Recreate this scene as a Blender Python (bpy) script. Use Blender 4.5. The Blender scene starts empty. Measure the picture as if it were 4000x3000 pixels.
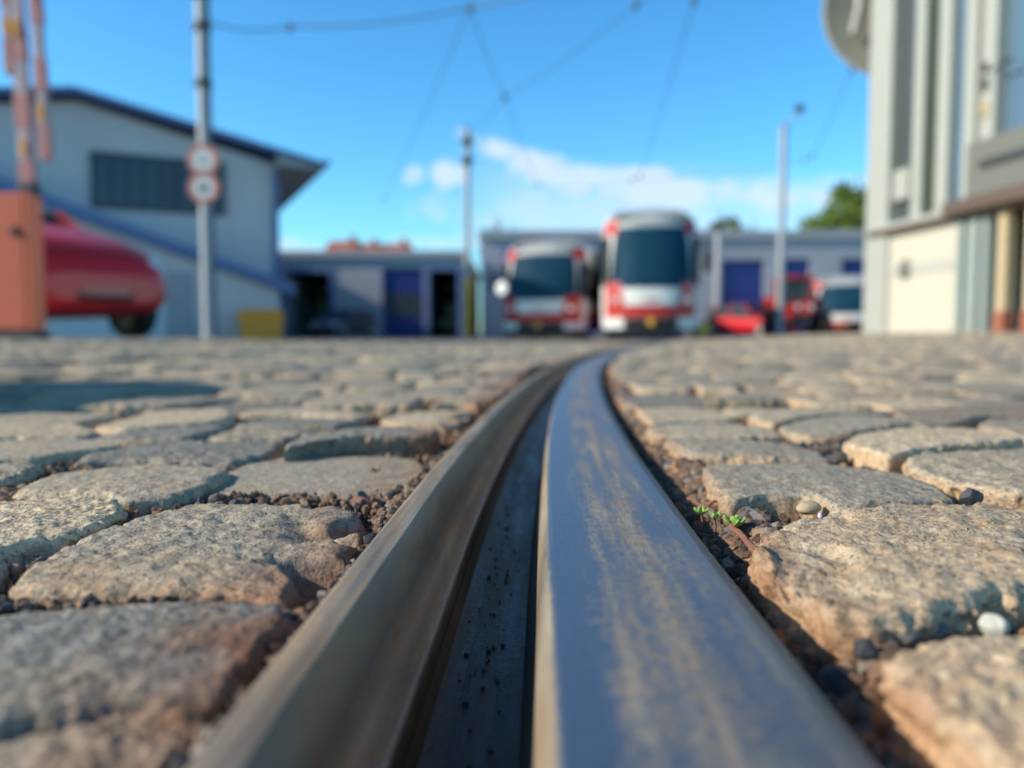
import bpy, math, random
import numpy as np
from mathutils import Vector, Matrix, noise as mnoise
rad=math.radians
random.seed(7); rng=np.random.default_rng(11)
scn=bpy.context.scene; COL=scn.collection
HC=.075; F=768.; PIT=math.atan(49/768)          # camera height above the rail top, focal length, pitch
SUN_EL=28.; SUN_DIR=Vector((1,.22,0)).normalized()   # horizontal travel of the light

# ------------------------------------------------------------------ noise
_perm=rng.permutation(256).astype(np.int64); _perm=np.concatenate([_perm,_perm,_perm])
_gr=rng.normal(size=(256,3)); _gr/=np.linalg.norm(_gr,axis=1)[:,None]
def pn(P):
    I=np.floor(P).astype(np.int64); Fv=P-I; I&=255
    U=Fv*Fv*Fv*(Fv*(Fv*6-15)+10)
    out=0
    for dx in (0,1):
        for dy in (0,1):
            for dz in (0,1):
                h=_perm[_perm[_perm[(I[:,0]+dx)&255]+((I[:,1]+dy)&255)]+((I[:,2]+dz)&255)]
                g=_gr[h]; d=Fv-np.array([dx,dy,dz])
                w=(U[:,0] if dx else 1-U[:,0])*(U[:,1] if dy else 1-U[:,1])*(U[:,2] if dz else 1-U[:,2])
                out=out+w*(g*d).sum(1)
    return out*1.5
def fbm(P,o=3,g=.5):
    a=1.;s=0
    for k in range(o):
        s=s+a*pn(P*2.03**k+k*17.3); a*=g
    return s
def sst(a,b,x):
    t=np.clip((x-a)/(b-a),0,1); return t*t*(3-2*t)
# ------------------------------------------------------------------ objects
def tag(o,label=None,cat=None,group=None,kind=None):
    if label: o['label']=label
    if cat: o['category']=cat
    if group: o['group']=group
    if kind: o['kind']=kind
    return o
def link(o,parent=None):
    COL.objects.link(o)
    if parent: o.parent=parent
    return o
def empty(name,loc=(0,0,0),rz=0,label=None,cat=None,group=None):
    o=bpy.data.objects.new(name,None); o.empty_display_size=.1; o.location=loc; o.rotation_euler=(0,0,rz)
    link(o); return tag(o,label,cat,group)
def mesh_obj(name,V,Fc,mat,parent=None,loc=(0,0,0),smooth=False):
    me=bpy.data.meshes.new(name); me.from_pydata([tuple(map(float,v)) for v in V],[],[tuple(int(i) for i in f) for f in Fc]); me.update()
    if smooth: me.polygons.foreach_set('use_smooth',[True]*len(me.polygons))
    me.materials.append(mat)
    o=bpy.data.objects.new(name,me); o.location=loc
    return link(o,parent)
def fast_mesh(name,V,Q,mat,parent=None,loc=(0,0,0),smooth=True):
    """V (n,3) array, Q (m,k) array of equal-sized faces"""
    V=np.asarray(V,np.float32); Q=np.asarray(Q,np.int32); k=Q.shape[1]; m=len(Q)
    me=bpy.data.meshes.new(name); me.vertices.add(len(V)); me.vertices.foreach_set('co',V.ravel())
    me.loops.add(m*k); me.loops.foreach_set('vertex_index',Q.ravel())
    me.polygons.add(m); me.polygons.foreach_set('loop_start',np.arange(0,m*k,k,dtype=np.int32))
    me.update(calc_edges=True); me.validate()
    me.polygons.foreach_set('use_smooth',[smooth]*len(me.polygons))
    me.materials.append(mat)
    o=bpy.data.objects.new(name,me); o.location=loc
    return link(o,parent)
def setcol(o,C,name='wear'):
    a=o.data.color_attributes.new(name,'FLOAT_COLOR','POINT'); C=np.asarray(C,np.float32)
    if C.shape[1]==3: C=np.concatenate([C,np.ones((len(C),1),np.float32)],1)
    a.data.foreach_set('color',C.ravel())
class MB:
    def __init__(s): s.V=[];s.F=[]
    def add(s,V,Fc):
        n=len(s.V); s.V+= [tuple(v) for v in V]; s.F+=[tuple(i+n for i in f) for f in Fc]; return s
    def box(s,x0,x1,y0,y1,z0,z1,b=0):
        if b<=0:
            V=[(x,y,z) for z in (z0,z1) for x,y in ((x0,y0),(x1,y0),(x1,y1),(x0,y1))]
            return s.add(V,[(3,2,1,0),(4,5,6,7),(0,1,5,4),(1,2,6,5),(2,3,7,6),(3,0,4,7)])
        b=min(b,(x1-x0)/2.2,(y1-y0)/2.2,(z1-z0)/2.2)     # chamfered box
        V=[];L=[]
        for z,i in ((z0,b),(z0+b,0),(z1-b,0),(z1,b)):
            L.append(len(V))
            V+=[(x0+b+i,y0+i,z),(x1-b-i,y0+i,z),(x1-i,y0+b+i,z),(x1-i,y1-b-i,z),(x1-b-i,y1-i,z),(x0+b+i,y1-i,z),(x0+i,y1-b-i,z),(x0+i,y0+b+i,z)]
        Fc=[tuple(range(7,-1,-1)),tuple(24+i for i in range(8))]
        for r in range(3):
            for i in range(8):
                j=(i+1)%8; Fc.append((r*8+i,r*8+j,r*8+8+j,r*8+8+i))
        return s.add(V,Fc)
    def tube(s,pts,r,n=10,cap=True):
        pts=[Vector(p) for p in pts]; rs=r if isinstance(r,(list,tuple)) else [r]*len(pts)
        V=[];Fc=[]
        up=None
        for i,p in enumerate(pts):
            d=(pts[min(i+1,len(pts)-1)]-pts[max(i-1,0)]).normalized()
            if up is None: up=Vector((0,0,1)) if abs(d.z)<.9 else Vector((1,0,0))
            a=(up-d*up.dot(d)).normalized(); up=a; b=d.cross(a)
            for k in range(n):
                t=2*math.pi*k/n; V.append(p+(a*math.cos(t)+b*math.sin(t))*rs[i])
        for i in range(len(pts)-1):
            for k in range(n):
                j=(k+1)%n; Fc.append((i*n+k,i*n+j,(i+1)*n+j,(i+1)*n+k))
        if cap: Fc+=[tuple(range(n-1,-1,-1)),tuple((len(pts)-1)*n+k for k in range(n))]
        return s.add(V,Fc)
    def lathe(s,prof,c=(0,0,0),axis='z',n=24):
        V=[];Fc=[];m=len(prof)
        for k in range(n):
            t=2*math.pi*k/n
            for r,h in prof:
                x,y=r*math.cos(t),r*math.sin(t)
                p={'z':(x,y,h),'y':(x,h,y),'x':(h,x,y)}[axis]; V.append((c[0]+p[0],c[1]+p[1],c[2]+p[2]))
        for k in range(n):
            j=(k+1)%n
            for i in range(m-1): Fc.append((k*m+i,j*m+i,j*m+i+1,k*m+i+1))
        return s.add(V,Fc)
    def prism(s,poly,a0,a1,axis='y'):
        n=len(poly)
        mk={'y':lambda p,a:(p[0],a,p[1]),'x':lambda p,a:(a,p[0],p[1]),'z':lambda p,a:(p[0],p[1],a)}[axis]
        V=[mk(p,a0) for p in poly]+[mk(p,a1) for p in poly]
        return s.add(V,[tuple(range(n)),tuple(range(2*n-1,n-1,-1))]+[(i,(i+1)%n,n+(i+1)%n,n+i) for i in range(n)])
    def grid(s,fn,nu,nv):
        V=[fn(i/nu,j/nv) for j in range(nv+1) for i in range(nu+1)]
        return s.add(V,[(j*(nu+1)+i,j*(nu+1)+i+1,(j+1)*(nu+1)+i+1,(j+1)*(nu+1)+i) for j in range(nv) for i in range(nu)])
    def build(s,name,mat,parent=None,loc=(0,0,0),smooth=False,bevel=0):
        o=mesh_obj(name,s.V,s.F,mat,parent,loc,smooth)
        if smooth:
            m=o.modifiers.new('n','EDGE_SPLIT'); m.split_angle=rad(40)
        return o
def copy_tree(o,parent=None):
    c=o.copy(); COL.objects.link(c); c.parent=parent
    for ch in list(o.children): copy_tree(ch,c)
    return c
def W(px,py,Y):
    """where the sight line through a point of the 1024 px wide picture meets the vertical plane Y"""
    a=(px-512)/F; b=-(py-384)/F
    dy=math.cos(PIT)+b*math.sin(PIT); dz=-math.sin(PIT)+b*math.cos(PIT)
    t=Y/dy; return Vector((a*t,Y,HC+dz*t))
# ------------------------------------------------------------------ materials
def nodes(name):
    m=bpy.data.materials.new(name); m.use_nodes=True; nt=m.node_tree
    return m,nt,nt.nodes['Principled BSDF']
def N(nt,t,**k):
    n=nt.nodes.new(t)
    for a,v in k.items():
        if hasattr(n,a): setattr(n,a,v)
        else: n.inputs[a.replace('_',' ')].default_value=v
    return n
def ramp(nt,src,stops,interp='LINEAR'):
    r=nt.nodes.new('ShaderNodeValToRGB'); r.color_ramp.interpolation=interp
    e=r.color_ramp.elements
    while len(e)>1: e.remove(e[-1])
    for i,(p,c) in enumerate(stops):
        q=e[0] if i==0 else e.new(p)
        q.position=p; q.color=(c,c,c,1) if not isinstance(c,(tuple,list)) else (*c,1)
    nt.links.new(src,r.inputs[0]); return r.outputs[0]
def mixc(nt,f,a,b,mode='MIX'):
    n=nt.nodes.new('ShaderNodeMix'); n.data_type='RGBA'; n.blend_type=mode
    for k,s,v in ((0,n.inputs[0],f),(1,n.inputs[6],a),(1,n.inputs[7],b)):
        if isinstance(v,bpy.types.NodeSocket): nt.links.new(v,s)
        elif isinstance(v,(tuple,list)): s.default_value=(*v,1)
        else: s.default_value=v if k==0 else (v,v,v,1)
    return n.outputs[2]
def math_(nt,op,a,b=0,clamp=False):
    n=nt.nodes.new('ShaderNodeMath'); n.operation=op; n.use_clamp=clamp
    for i,v in enumerate((a,b)):
        if isinstance(v,bpy.types.NodeSocket): nt.links.new(v,n.inputs[i])
        else: n.inputs[i].default_value=v
    return n.outputs[0]
def tex(nt,coord,scale,detail=4,rough=.55,kind='n',dist=0):
    if kind=='n':
        t=nt.nodes.new('ShaderNodeTexNoise'); t.inputs['Detail'].default_value=detail; t.inputs['Roughness'].default_value=rough; t.inputs['Distortion'].default_value=dist; o=t.outputs[0]
    else:
        t=nt.nodes.new('ShaderNodeTexVoronoi'); o=t.outputs['Color' if kind=='vc' else 'Distance']
    t.inputs['Scale'].default_value=scale; nt.links.new(coord,t.inputs['Vector']); return o
def mapv(nt,coord,sc):
    m=nt.nodes.new('ShaderNodeMapping'); m.inputs['Scale'].default_value=sc; nt.links.new(coord,m.inputs[0]); return m.outputs[0]
def bump(nt,h,strength,dist,prev=None):
    b=nt.nodes.new('ShaderNodeBump'); b.inputs['Strength'].default_value=strength; b.inputs['Distance'].default_value=dist
    nt.links.new(h,b.inputs['Height'])
    if prev: nt.links.new(prev,b.inputs['Normal'])
    return b.outputs[0]
def simple(name,col,rough=.6,metal=0,var=.12,scale=6,coat=0,spec=.5,dirt=0,bmp=0):
    m,nt,p=nodes(name); tc=nt.nodes.new('ShaderNodeTexCoord').outputs['Object']
    n=tex(nt,tc,scale,5,.6)
    c=mixc(nt,n,tuple(x*(1-var) for x in col),tuple(min(1,x*(1+var)) for x in col))
    if dirt:
        d=ramp(nt,tex(nt,tc,scale*.6,6,.7),[(.42,0.),(.7,dirt)]); c=mixc(nt,d,c,(.16,.14,.12))
    nt.links.new(c,p.inputs['Base Color']); p.inputs['Roughness'].default_value=rough; p.inputs['Metallic'].default_value=metal
    p.inputs['Coat Weight'].default_value=coat; p.inputs['Specular IOR Level'].default_value=spec
    if bmp: nt.links.new(bump(nt,tex(nt,tc,scale*8,3),.3,bmp),p.inputs['Normal'])
    return m
def granite():
    m,nt,p=nodes('granite'); L=nt.links.new
    geo=nt.nodes.new('ShaderNodeNewGeometry').outputs['Position']
    oi=nt.nodes.new('ShaderNodeObjectInfo'); at=nt.nodes.new('ShaderNodeVertexColor'); at.layer_name='wear'
    sep=nt.nodes.new('ShaderNodeSeparateColor'); L(at.outputs[0],sep.inputs[0]); rust,side,tone=sep.outputs
    big=tex(nt,geo,38,4,.6); mid=tex(nt,geo,190,4,.65); fine=tex(nt,geo,850,3,.7); cell=tex(nt,geo,760,kind='vc')
    base=mixc(nt,ramp(nt,mid,[(.3,0.),(.7,1.)]),(.28,.268,.235),(.57,.545,.47))
    # each stone has its own tone
    tn=mixc(nt,tone,(.72,.76,.80),(1.28,1.12,.94)); base=mixc(nt,1.,base,tn,'MULTIPLY')
    tan=mixc(nt,mid,(.42,.27,.15),(.68,.47,.29))
    tf=math_(nt,'ADD',math_(nt,'MULTIPLY',side,.8),math_(nt,'MULTIPLY',ramp(nt,big,[(.48,0.),(.72,1.)]),.38),True)
    base=mixc(nt,tf,base,tan)
    sp=ramp(nt,fine,[(.30,.25),(.44,.95),(.58,1.05),(.72,1.6)]); base=mixc(nt,.85,base,mixc(nt,1.,base,sp,'MULTIPLY'))
    cs=nt.nodes.new('ShaderNodeSeparateColor'); L(cell,cs.inputs[0])
    base=mixc(nt,math_(nt,'MULTIPLY',ramp(nt,cs.outputs[0],[(.80,0.),(.86,1.)],'LINEAR'),.38),base,(.56,.53,.47))
    base=mixc(nt,math_(nt,'MULTIPLY',ramp(nt,cs.outputs[1],[(.86,0.),(.90,1.)],'LINEAR'),.5),base,(.06,.058,.06))
    base=mixc(nt,1.,base,ramp(nt,tex(nt,geo,300,3,.6),[(.26,.45),(.40,1.)]),'MULTIPLY')
    rf=math_(nt,'MULTIPLY',rust,ramp(nt,big,[(.25,.5),(.6,1.)]),True)
    base=mixc(nt,rf,base,mixc(nt,mid,(.17,.065,.035),(.40,.19,.10)))
    base=mixc(nt,1.,base,mixc(nt,tone,(.80,.80,.80),(1.16,1.14,1.10)),'MULTIPLY')
    L(base,p.inputs['Base Color']); p.inputs['Roughness'].default_value=.78; p.inputs['Specular IOR Level'].default_value=.35
    pit=ramp(nt,tex(nt,geo,300,3,.6),[(.28,0.),(.40,1.)]); b=bump(nt,mid,.75,.0016); b=bump(nt,pit,.5,.0011,b); b=bump(nt,fine,.8,.0006,b); L(b,p.inputs['Normal'])
    return m
def cobble_far():
    """far paving sheet: joints between setts too small to model"""
    m,nt,p=nodes('paving'); L=nt.links.new
    geo=nt.nodes.new('ShaderNodeNewGeometry').outputs['Position']; at=nt.nodes.new('ShaderNodeVertexColor'); at.layer_name='wear'
    sep=nt.nodes.new('ShaderNodeSeparateColor'); L(at.outputs[0],sep.inputs[0])
    v=nt.nodes.new('ShaderNodeTexVoronoi'); v.feature='DISTANCE_TO_EDGE'; v.inputs['Scale'].default_value=8.5; L(mapv(nt,geo,(1,1,0)),v.inputs[0])
    j=ramp(nt,v.outputs[0],[(.02,0.),(.09,1.)])
    n=tex(nt,geo,3,5,.6); st=mixc(nt,n,(.22,.205,.185),(.38,.35,.30)); far=mixc(nt,j,(.07,.055,.045),st)
    d=tex(nt,geo,160,5,.7); dirt=mixc(nt,ramp(nt,d,[(.3,0.),(.7,1.)]),(.020,.014,.010),(.11,.065,.04))
    c=mixc(nt,sep.outputs[0],dirt,far); L(c,p.inputs['Base Color']); p.inputs['Roughness'].default_value=.9
    b=bump(nt,j,.6,.01); b2=bump(nt,d,.8,.002,b); L(b2,p.inputs['Normal'])
    return m
def rail_mat():
    m,nt,p=nodes('worn_steel'); L=nt.links.new
    geo=nt.nodes.new('ShaderNodeNewGeometry').outputs['Position']; at=nt.nodes.new('ShaderNodeVertexColor'); at.layer_name='wear'
    sep=nt.nodes.new('ShaderNodeSeparateColor'); L(at.outputs[0],sep.inputs[0])   # R darkens: groove and lip shade painted in, G rust, B lateral coordinate
    cx=nt.nodes.new('ShaderNodeCombineXYZ'); L(sep.outputs[2],cx.inputs[0]); ps=nt.nodes.new('ShaderNodeSeparateXYZ'); L(geo,ps.inputs[0]); L(ps.outputs[1],cx.inputs[1]); L(ps.outputs[2],cx.inputs[2])
    q=cx.outputs[0]
    streak=tex(nt,mapv(nt,q,(110,9,1)),1,5,.6); streak2=tex(nt,mapv(nt,q,(260,14,1)),1,4,.6,dist=.4); speck=tex(nt,mapv(nt,q,(420,300,300)),1,6,.8); fine=tex(nt,geo,900,4,.75)
    patch=math_(nt,'ADD',math_(nt,'MULTIPLY',streak,.30),math_(nt,'ADD',math_(nt,'MULTIPLY',streak2,.16),math_(nt,'MULTIPLY',speck,.54)))
    patch=math_(nt,'ADD',patch,math_(nt,'MULTIPLY',math_(nt,'SUBTRACT',sep.outputs[1],.5),.35))
    film=ramp(nt,patch,[(.43,0.),(.58,.9)])
    film=math_(nt,'MAXIMUM',film,ramp(nt,sep.outputs[1],[(.75,0.),(.95,1.)]))
    steel=mixc(nt,fine,(.10,.13,.20),(.42,.45,.52)); rust=mixc(nt,fine,(.17,.10,.05),(.58,.38,.19)); rust=mixc(nt,ramp(nt,streak2,[(.3,0.),(.7,1.)]),rust,mixc(nt,fine,(.22,.19,.15),(.46,.42,.33)))
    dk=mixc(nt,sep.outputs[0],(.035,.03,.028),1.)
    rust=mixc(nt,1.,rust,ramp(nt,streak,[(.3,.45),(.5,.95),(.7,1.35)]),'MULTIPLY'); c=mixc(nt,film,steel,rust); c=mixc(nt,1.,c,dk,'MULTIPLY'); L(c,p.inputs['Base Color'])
    L(ramp(nt,film,[(0,.9),(1,.12)]),p.inputs['Metallic']); L(ramp(nt,film,[(0,.36),(1,.62)]),p.inputs['Roughness'])
    scr=tex(nt,mapv(nt,q,(1500,30,30)),1,3,.6); b=bump(nt,fine,.5,.0004); b=bump(nt,streak2,.25,.0008,b); b=bump(nt,scr,.25,.0003,b); b=bump(nt,speck,.35,.0006,b); L(b,p.inputs['Normal'])
    return m
def leafm(name,a,b):
    m,nt,p=nodes(name); geo=nt.nodes.new('ShaderNodeNewGeometry').outputs['Position']
    nt.links.new(mixc(nt,ramp(nt,tex(nt,geo,1.6,4),[(.35,0.),(.65,1.)]),a,b),p.inputs['Base Color']); p.inputs['Roughness'].default_value=.6; p.inputs['Subsurface Weight'].default_value=.0
    return m
def glass(name,col,rough=.06):
    m,nt,p=nodes(name); tc=nt.nodes.new('ShaderNodeTexCoord').outputs['Object']
    nt.links.new(mixc(nt,tex(nt,tc,.8,3),tuple(x*.6 for x in col),col),p.inputs['Base Color']); p.inputs['Roughness'].default_value=rough; p.inputs['Specular IOR Level'].default_value=.6
    return m
M={}
M['granite']=granite(); M['paving']=cobble_far(); M['rail']=rail_mat()
M['wall']=simple('pale_grey_render',(.60,.56,.58),.8,var=.06,scale=.7,dirt=.15)
M['wall2']=simple('grey_blue_render',(.36,.37,.42),.8,var=.08,scale=.5,dirt=.2)
M['trim_blue']=simple('blue_trim',(.11,.17,.36),.5,var=.15)
M['blue']=simple('blue_door',(.012,.03,.19),.45,var=.2,scale=2)
M['pale']=simple('pale_panel',(.52,.60,.64),.6,var=.05)
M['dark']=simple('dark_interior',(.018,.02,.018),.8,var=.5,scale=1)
M['bulk']=simple('workshop_equipment',(.30,.30,.17),.7,var=.6,scale=2)
M['win']=glass('dim_glass',(.035,.06,.085),.12)
M['soffit']=simple('soffit',(.34,.34,.35),.8)
M['steelpost']=simple('painted_post',(.40,.41,.44),.5,var=.08,scale=3,dirt=.2)
M['yellow']=simple('yellow_paint',(.95,.48,.05),.55,var=.15,dirt=.2)
M['ochre']=simple('ochre_plastic',(.85,.33,.03),.55,var=.1,scale=2)
M['dgrey']=simple('dark_grey',(.05,.055,.06),.6)
M['black']=simple('black_rubber',(.012,.012,.013),.7)
M['white']=simple('white_paint',(.80,.79,.76),.7,var=.04,scale=2)
M['red']=simple('red_paint',(.55,.03,.025),.4,var=.1,scale=2,coat=.4)
M['carred']=simple('car_red_lacquer',(.70,.02,.03),.45,var=.06,scale=1,coat=.3)
M['tramgrey']=simple('grey_roof_paint',(.42,.44,.45),.5,var=.1,scale=2)
M['shield']=simple('windscreen_glass',(.006,.05,.095),.62,var=.5,scale=1,spec=.12)
M['violet']=simple('violet_skirt',(.16,.12,.42),.5)
M['lamp']=simple('headlamp_lens',(.80,.82,.85),.15,var=.02,coat=1)
M['orange']=simple('cabinet_orange_lit',(1.,.20,.08),.5,var=.06,scale=3)  # lit side of the cabinet, brightness painted into the colour
M['pink']=simple('faded_red_stripe',(.55,.16,.12),.5)
M['signred']=simple('sign_red',(.62,.22,.17),.5)
M['signface']=simple('sign_face',(.72,.74,.74),.5,var=.04)
M['cream']=simple('cream_render',(.57,.53,.44),.7,var=.03,scale=2)
M['brown']=simple('brown_sill',(.13,.085,.065),.6,var=.2)
M['frame']=simple('light_grey_frame',(.42,.42,.38),.5,var=.06)
M['gpanel']=simple('warm_grey_panel',(.17,.17,.15),.6,var=.08)
M['gglass']=glass('greenish_glass',(.05,.06,.035),.35)
M['bglass']=glass('blue_glass',(.14,.24,.36),.05)
M['dglass']=glass('smoked_glass',(.03,.04,.045),.3)
M['tanpost']=simple('tan_post',(.55,.42,.26),.7,var=.15)
M['rustbase']=simple('red_brown_base',(.36,.12,.07),.7)
M['green']=simple('grey_green_cladding',(.30,.34,.32),.6,var=.08)
M['wire']=simple('copper_wire',(.06,.08,.12),.6)
M['tile']=simple('roof_tiles',(.40,.13,.07),.8,var=.3,scale=1.5)
M['plaster']=simple('house_plaster',(.55,.42,.32),.8)
M['bark']=simple('bark',(.10,.075,.05),.9,var=.3)
M['leaf']=leafm('tree_leaves',(.07,.12,.02),(.28,.36,.06))
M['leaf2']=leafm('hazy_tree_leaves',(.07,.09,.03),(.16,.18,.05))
M['plant']=leafm('sedum_leaf',(.16,.34,.06),(.42,.66,.12))
M['root']=simple('dry_root',(.26,.12,.08),.8,var=.25,scale=60)
M['pebg']=simple('grey_pebble',(.17,.17,.165),.7,var=.25,scale=120)
M['pebw']=simple('white_pebble',(.60,.58,.50),.6,var=.06,scale=60)
M['pebt']=simple('tan_pebble',(.48,.38,.24),.7,var=.2,scale=90)
M['pebk']=simple('black_stone',(.045,.047,.055),.6,var=.4,scale=120)
M['pebp']=simple('violet_fleck',(.72,.60,.95),.4,var=.03)
M['concrete']=simple('concrete',(.36,.35,.33),.85,var=.1,scale=9)
def gravel_mat():
    m,nt,p=nodes('gravel'); L=nt.links.new
    at=nt.nodes.new('ShaderNodeVertexColor'); at.layer_name='wear'; geo=nt.nodes.new('ShaderNodeNewGeometry').outputs['Position']
    n=ramp(nt,tex(nt,geo,700,4,.7),[(.3,.55),(.7,1.35)]); L(mixc(nt,1.,at.outputs[0],n,'MULTIPLY'),p.inputs['Base Color']); p.inputs['Roughness'].default_value=.75
    L(bump(nt,tex(nt,geo,900,3),.5,.0006),p.inputs['Normal']); return m
M['gravel']=gravel_mat()
def atz(px,py,z=6.0):
    b=-(py-384)/F; A=(px-512)/F; dz=-math.sin(PIT)+b*math.cos(PIT); dy=math.cos(PIT)+b*math.sin(PIT); T=(z-HC)/dz; return Vector((A*T,dy*T,z))
# ------------------------------------------------------------------ track line and terrain
_Y=np.array([-.4,0,.13,.21,.447,.704,1.17,1.88,2.81,3.43,7.5,13,21,26,34,60.])
_X=np.array([-.005,.005,.008,.011,.021,.037,.078,.163,.325,.45,1.36,2.70,4.45,5.45,7.1,12.4])
def _pchip(x,y):
    h=np.diff(x); d=np.diff(y)/h; m=np.zeros_like(y)
    m[1:-1]=(d[:-1]*h[1:]+d[1:]*h[:-1])/(h[1:]+h[:-1]); m[0]=d[0]; m[-1]=d[-1]; return m
_Mx=_pchip(_Y,_X)
def xg(Y):
    Y=np.asarray(Y,float); i=np.clip(np.searchsorted(_Y,Y)-1,0,len(_Y)-2); h=_Y[i+1]-_Y[i]; t=(Y-_Y[i])/h
    tt=np.clip(t,0,1); r=(2*tt**3-3*tt**2+1)*_X[i]+(tt**3-2*tt**2+tt)*h*_Mx[i]+(-2*tt**3+3*tt**2)*_X[i+1]+(tt**3-tt**2)*h*_Mx[i+1]
    return r+np.where(t>1,(t-1)*h*_Mx[-1],0)+np.where(t<0,t*h*_Mx[0],0)
def terr(X,Y):
    X=np.asarray(X,float);Y=np.asarray(Y,float)
    return .11*sst(1.2,4.2,X-.0*Y)*sst(2.5,7,Y)*(1-sst(9,20,Y)) - .07*sst(4,20,Y) + .05*sst(-1.5,-4,X)*sst(2.5,6,Y)*(1-sst(9,18,Y))
LG=-1.435
def in_rail(u,m=0):
    return ((u>-.067-m)&(u<.0638+m))|((u>LG-.0638-m)&(u<LG+.067+m))
FST=5.3; ZEN=.2
SKYSAT=1.25; SKYCURVE=([],[],[]); SKYGAIN=(1.75,2.95,3.15); HAZEC=(4.8,9.3,12.5); CLOUDC=(9.8,11.4,12.5); SKYSTR=.08; CLOC=(0.3,.2,0)
M['discw']=simple('white_glint',(.85,.85,.85),.4)  # for the disc that stands in for a bright glint
M['pink2']=simple('faded_pale_boom',(.48,.34,.37),.5)
M['cab_shade']=simple('cabinet_red_shaded',(.62,.12,.06),.6)  # cabinet front, colour darkened to read as the shaded face
M['gpanel2']=simple('grey_beige_band',(.46,.45,.40),.7)
M['pink']=simple('faded_red_stripe',(.52,.20,.18),.5)
M['dish']=simple('dish_grey',(.30,.29,.25),.6)
M['tglass']=simple('dark_corner_glass',(.03,.045,.05),.7,spec=.1)
M['dglass2']=glass('grey_glass',(.09,.10,.10),.35)
# ================================================================== ground sheet
def spread(a,b,n,pw=1.): return [a+(b-a)*(i/n)**pw for i in range(1,n+1)]
def build_ground():
    us=sorted(set(np.round([ -400,-250,-150,-90,-60,-40,-28,-20,-15,-12,-10,-8.5]+list(np.arange(-7.5,-1.52,.25))+[LG-.0665,LG-.0610,LG-.057,LG,LG+.06,LG+.0605,LG+.0645]
      +list(np.arange(-1.34,-.45,.06))+list(np.arange(-.45,-.070,.006))+[-.0660,-.0625,-.05,-.03,0,.03,.0580,.0610]+list(np.arange(.0645,.45,.006))+list(np.arange(.46,1.4,.05))+list(np.arange(1.5,7,.25))+[8,9,10,12,15,20,28,40,60,90,150,250,400],4)))
    vs=[-8,-4,-2,-1,-.5,-.2]+list(np.arange(0,.9,.007))+list(np.arange(.9,1.6,.03))+list(np.arange(1.6,4,.1))+list(np.arange(4,10,.3))+list(np.arange(10,30,1.))+[32,36,40,45,50,60,80,110,160,240,400,700]
    u,v=np.meshgrid(us,vs); sh=u.shape; u=u.ravel(); v=v.ravel()
    X=u+xg(np.minimum(v,60)); fr=in_rail(u,-.004)
    lvl=np.where(v<10.5,-.021,-.006)+np.where((u>.05)&(u<.088)&(v<1.5),-.003,0)
    lvl=np.where((np.abs(X)>8.)|(v>10.5),-.006,lvl)
    Z=terr(X,v)+lvl
    P=np.stack([X,v,np.zeros_like(X)],1)
    near=(v<1.7)&(np.abs(X)<1.2)
    Z=Z+np.where(near,.0035*fbm(P*45,3),.0)
    Z=np.where(fr,terr(X,v)-.1,Z)
    V=np.stack([X,v,Z],1); nu=sh[1]
    i=np.arange(sh[0]-1)[:,None]*nu+np.arange(nu-1)[None,:]; i=i.ravel()
    Q=np.stack([i,i+1,i+nu+1,i+nu],1)
    o=fast_mesh('ground',V,Q,M['paving']); far=((np.abs(X)>8.)|(v>10.4)).astype(float)
    setcol(o,np.stack([far,far,far],1)); tag(o,kind='structure')
build_ground()
# ================================================================== rails
PROF=[(-.067,-.09,.1,.9),(-.067,-.012,.4,.9),(-.0665,-.004,.8,.85),(-.0655,-.0012,1,.6),(-.0638,0,1,.95),(-.0600,.0003,1,.86),(-.0552,0,1,.95),(-.0545,-.0008,.7,.9),  # third value drops where groove and lip shade is painted in
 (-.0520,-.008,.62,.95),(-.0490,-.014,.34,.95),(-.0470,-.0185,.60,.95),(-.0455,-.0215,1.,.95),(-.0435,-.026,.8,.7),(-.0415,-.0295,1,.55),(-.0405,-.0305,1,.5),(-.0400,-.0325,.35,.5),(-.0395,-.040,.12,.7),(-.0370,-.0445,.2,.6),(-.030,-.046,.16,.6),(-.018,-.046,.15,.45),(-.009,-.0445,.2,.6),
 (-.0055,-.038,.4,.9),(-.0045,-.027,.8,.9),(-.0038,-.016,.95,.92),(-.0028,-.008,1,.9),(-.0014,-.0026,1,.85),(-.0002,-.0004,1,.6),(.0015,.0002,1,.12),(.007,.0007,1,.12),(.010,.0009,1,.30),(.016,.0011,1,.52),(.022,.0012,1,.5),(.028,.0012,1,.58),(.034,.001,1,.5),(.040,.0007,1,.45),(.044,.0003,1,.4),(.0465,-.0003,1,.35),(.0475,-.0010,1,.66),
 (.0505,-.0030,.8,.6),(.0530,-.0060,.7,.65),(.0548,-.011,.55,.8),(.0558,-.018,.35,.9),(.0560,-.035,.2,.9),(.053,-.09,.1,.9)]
def tighten(pr,e=.0002):
    out=[pr[0]]
    for a,b in zip(pr[:-1],pr[1:]):
        d=math.hypot(b[0]-a[0],b[1]-a[1])
        if d>.0011:
            for t in (e/d,1-e/d): out.append(tuple(a[i]*(1-t)+b[i]*t for i in range(4)))
        out.append(b)
    return out
PROF=[(p[0]*(1.14 if p[0]>0 else 1),)+p[1:] for p in PROF]
PROF=tighten(PROF)
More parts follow.
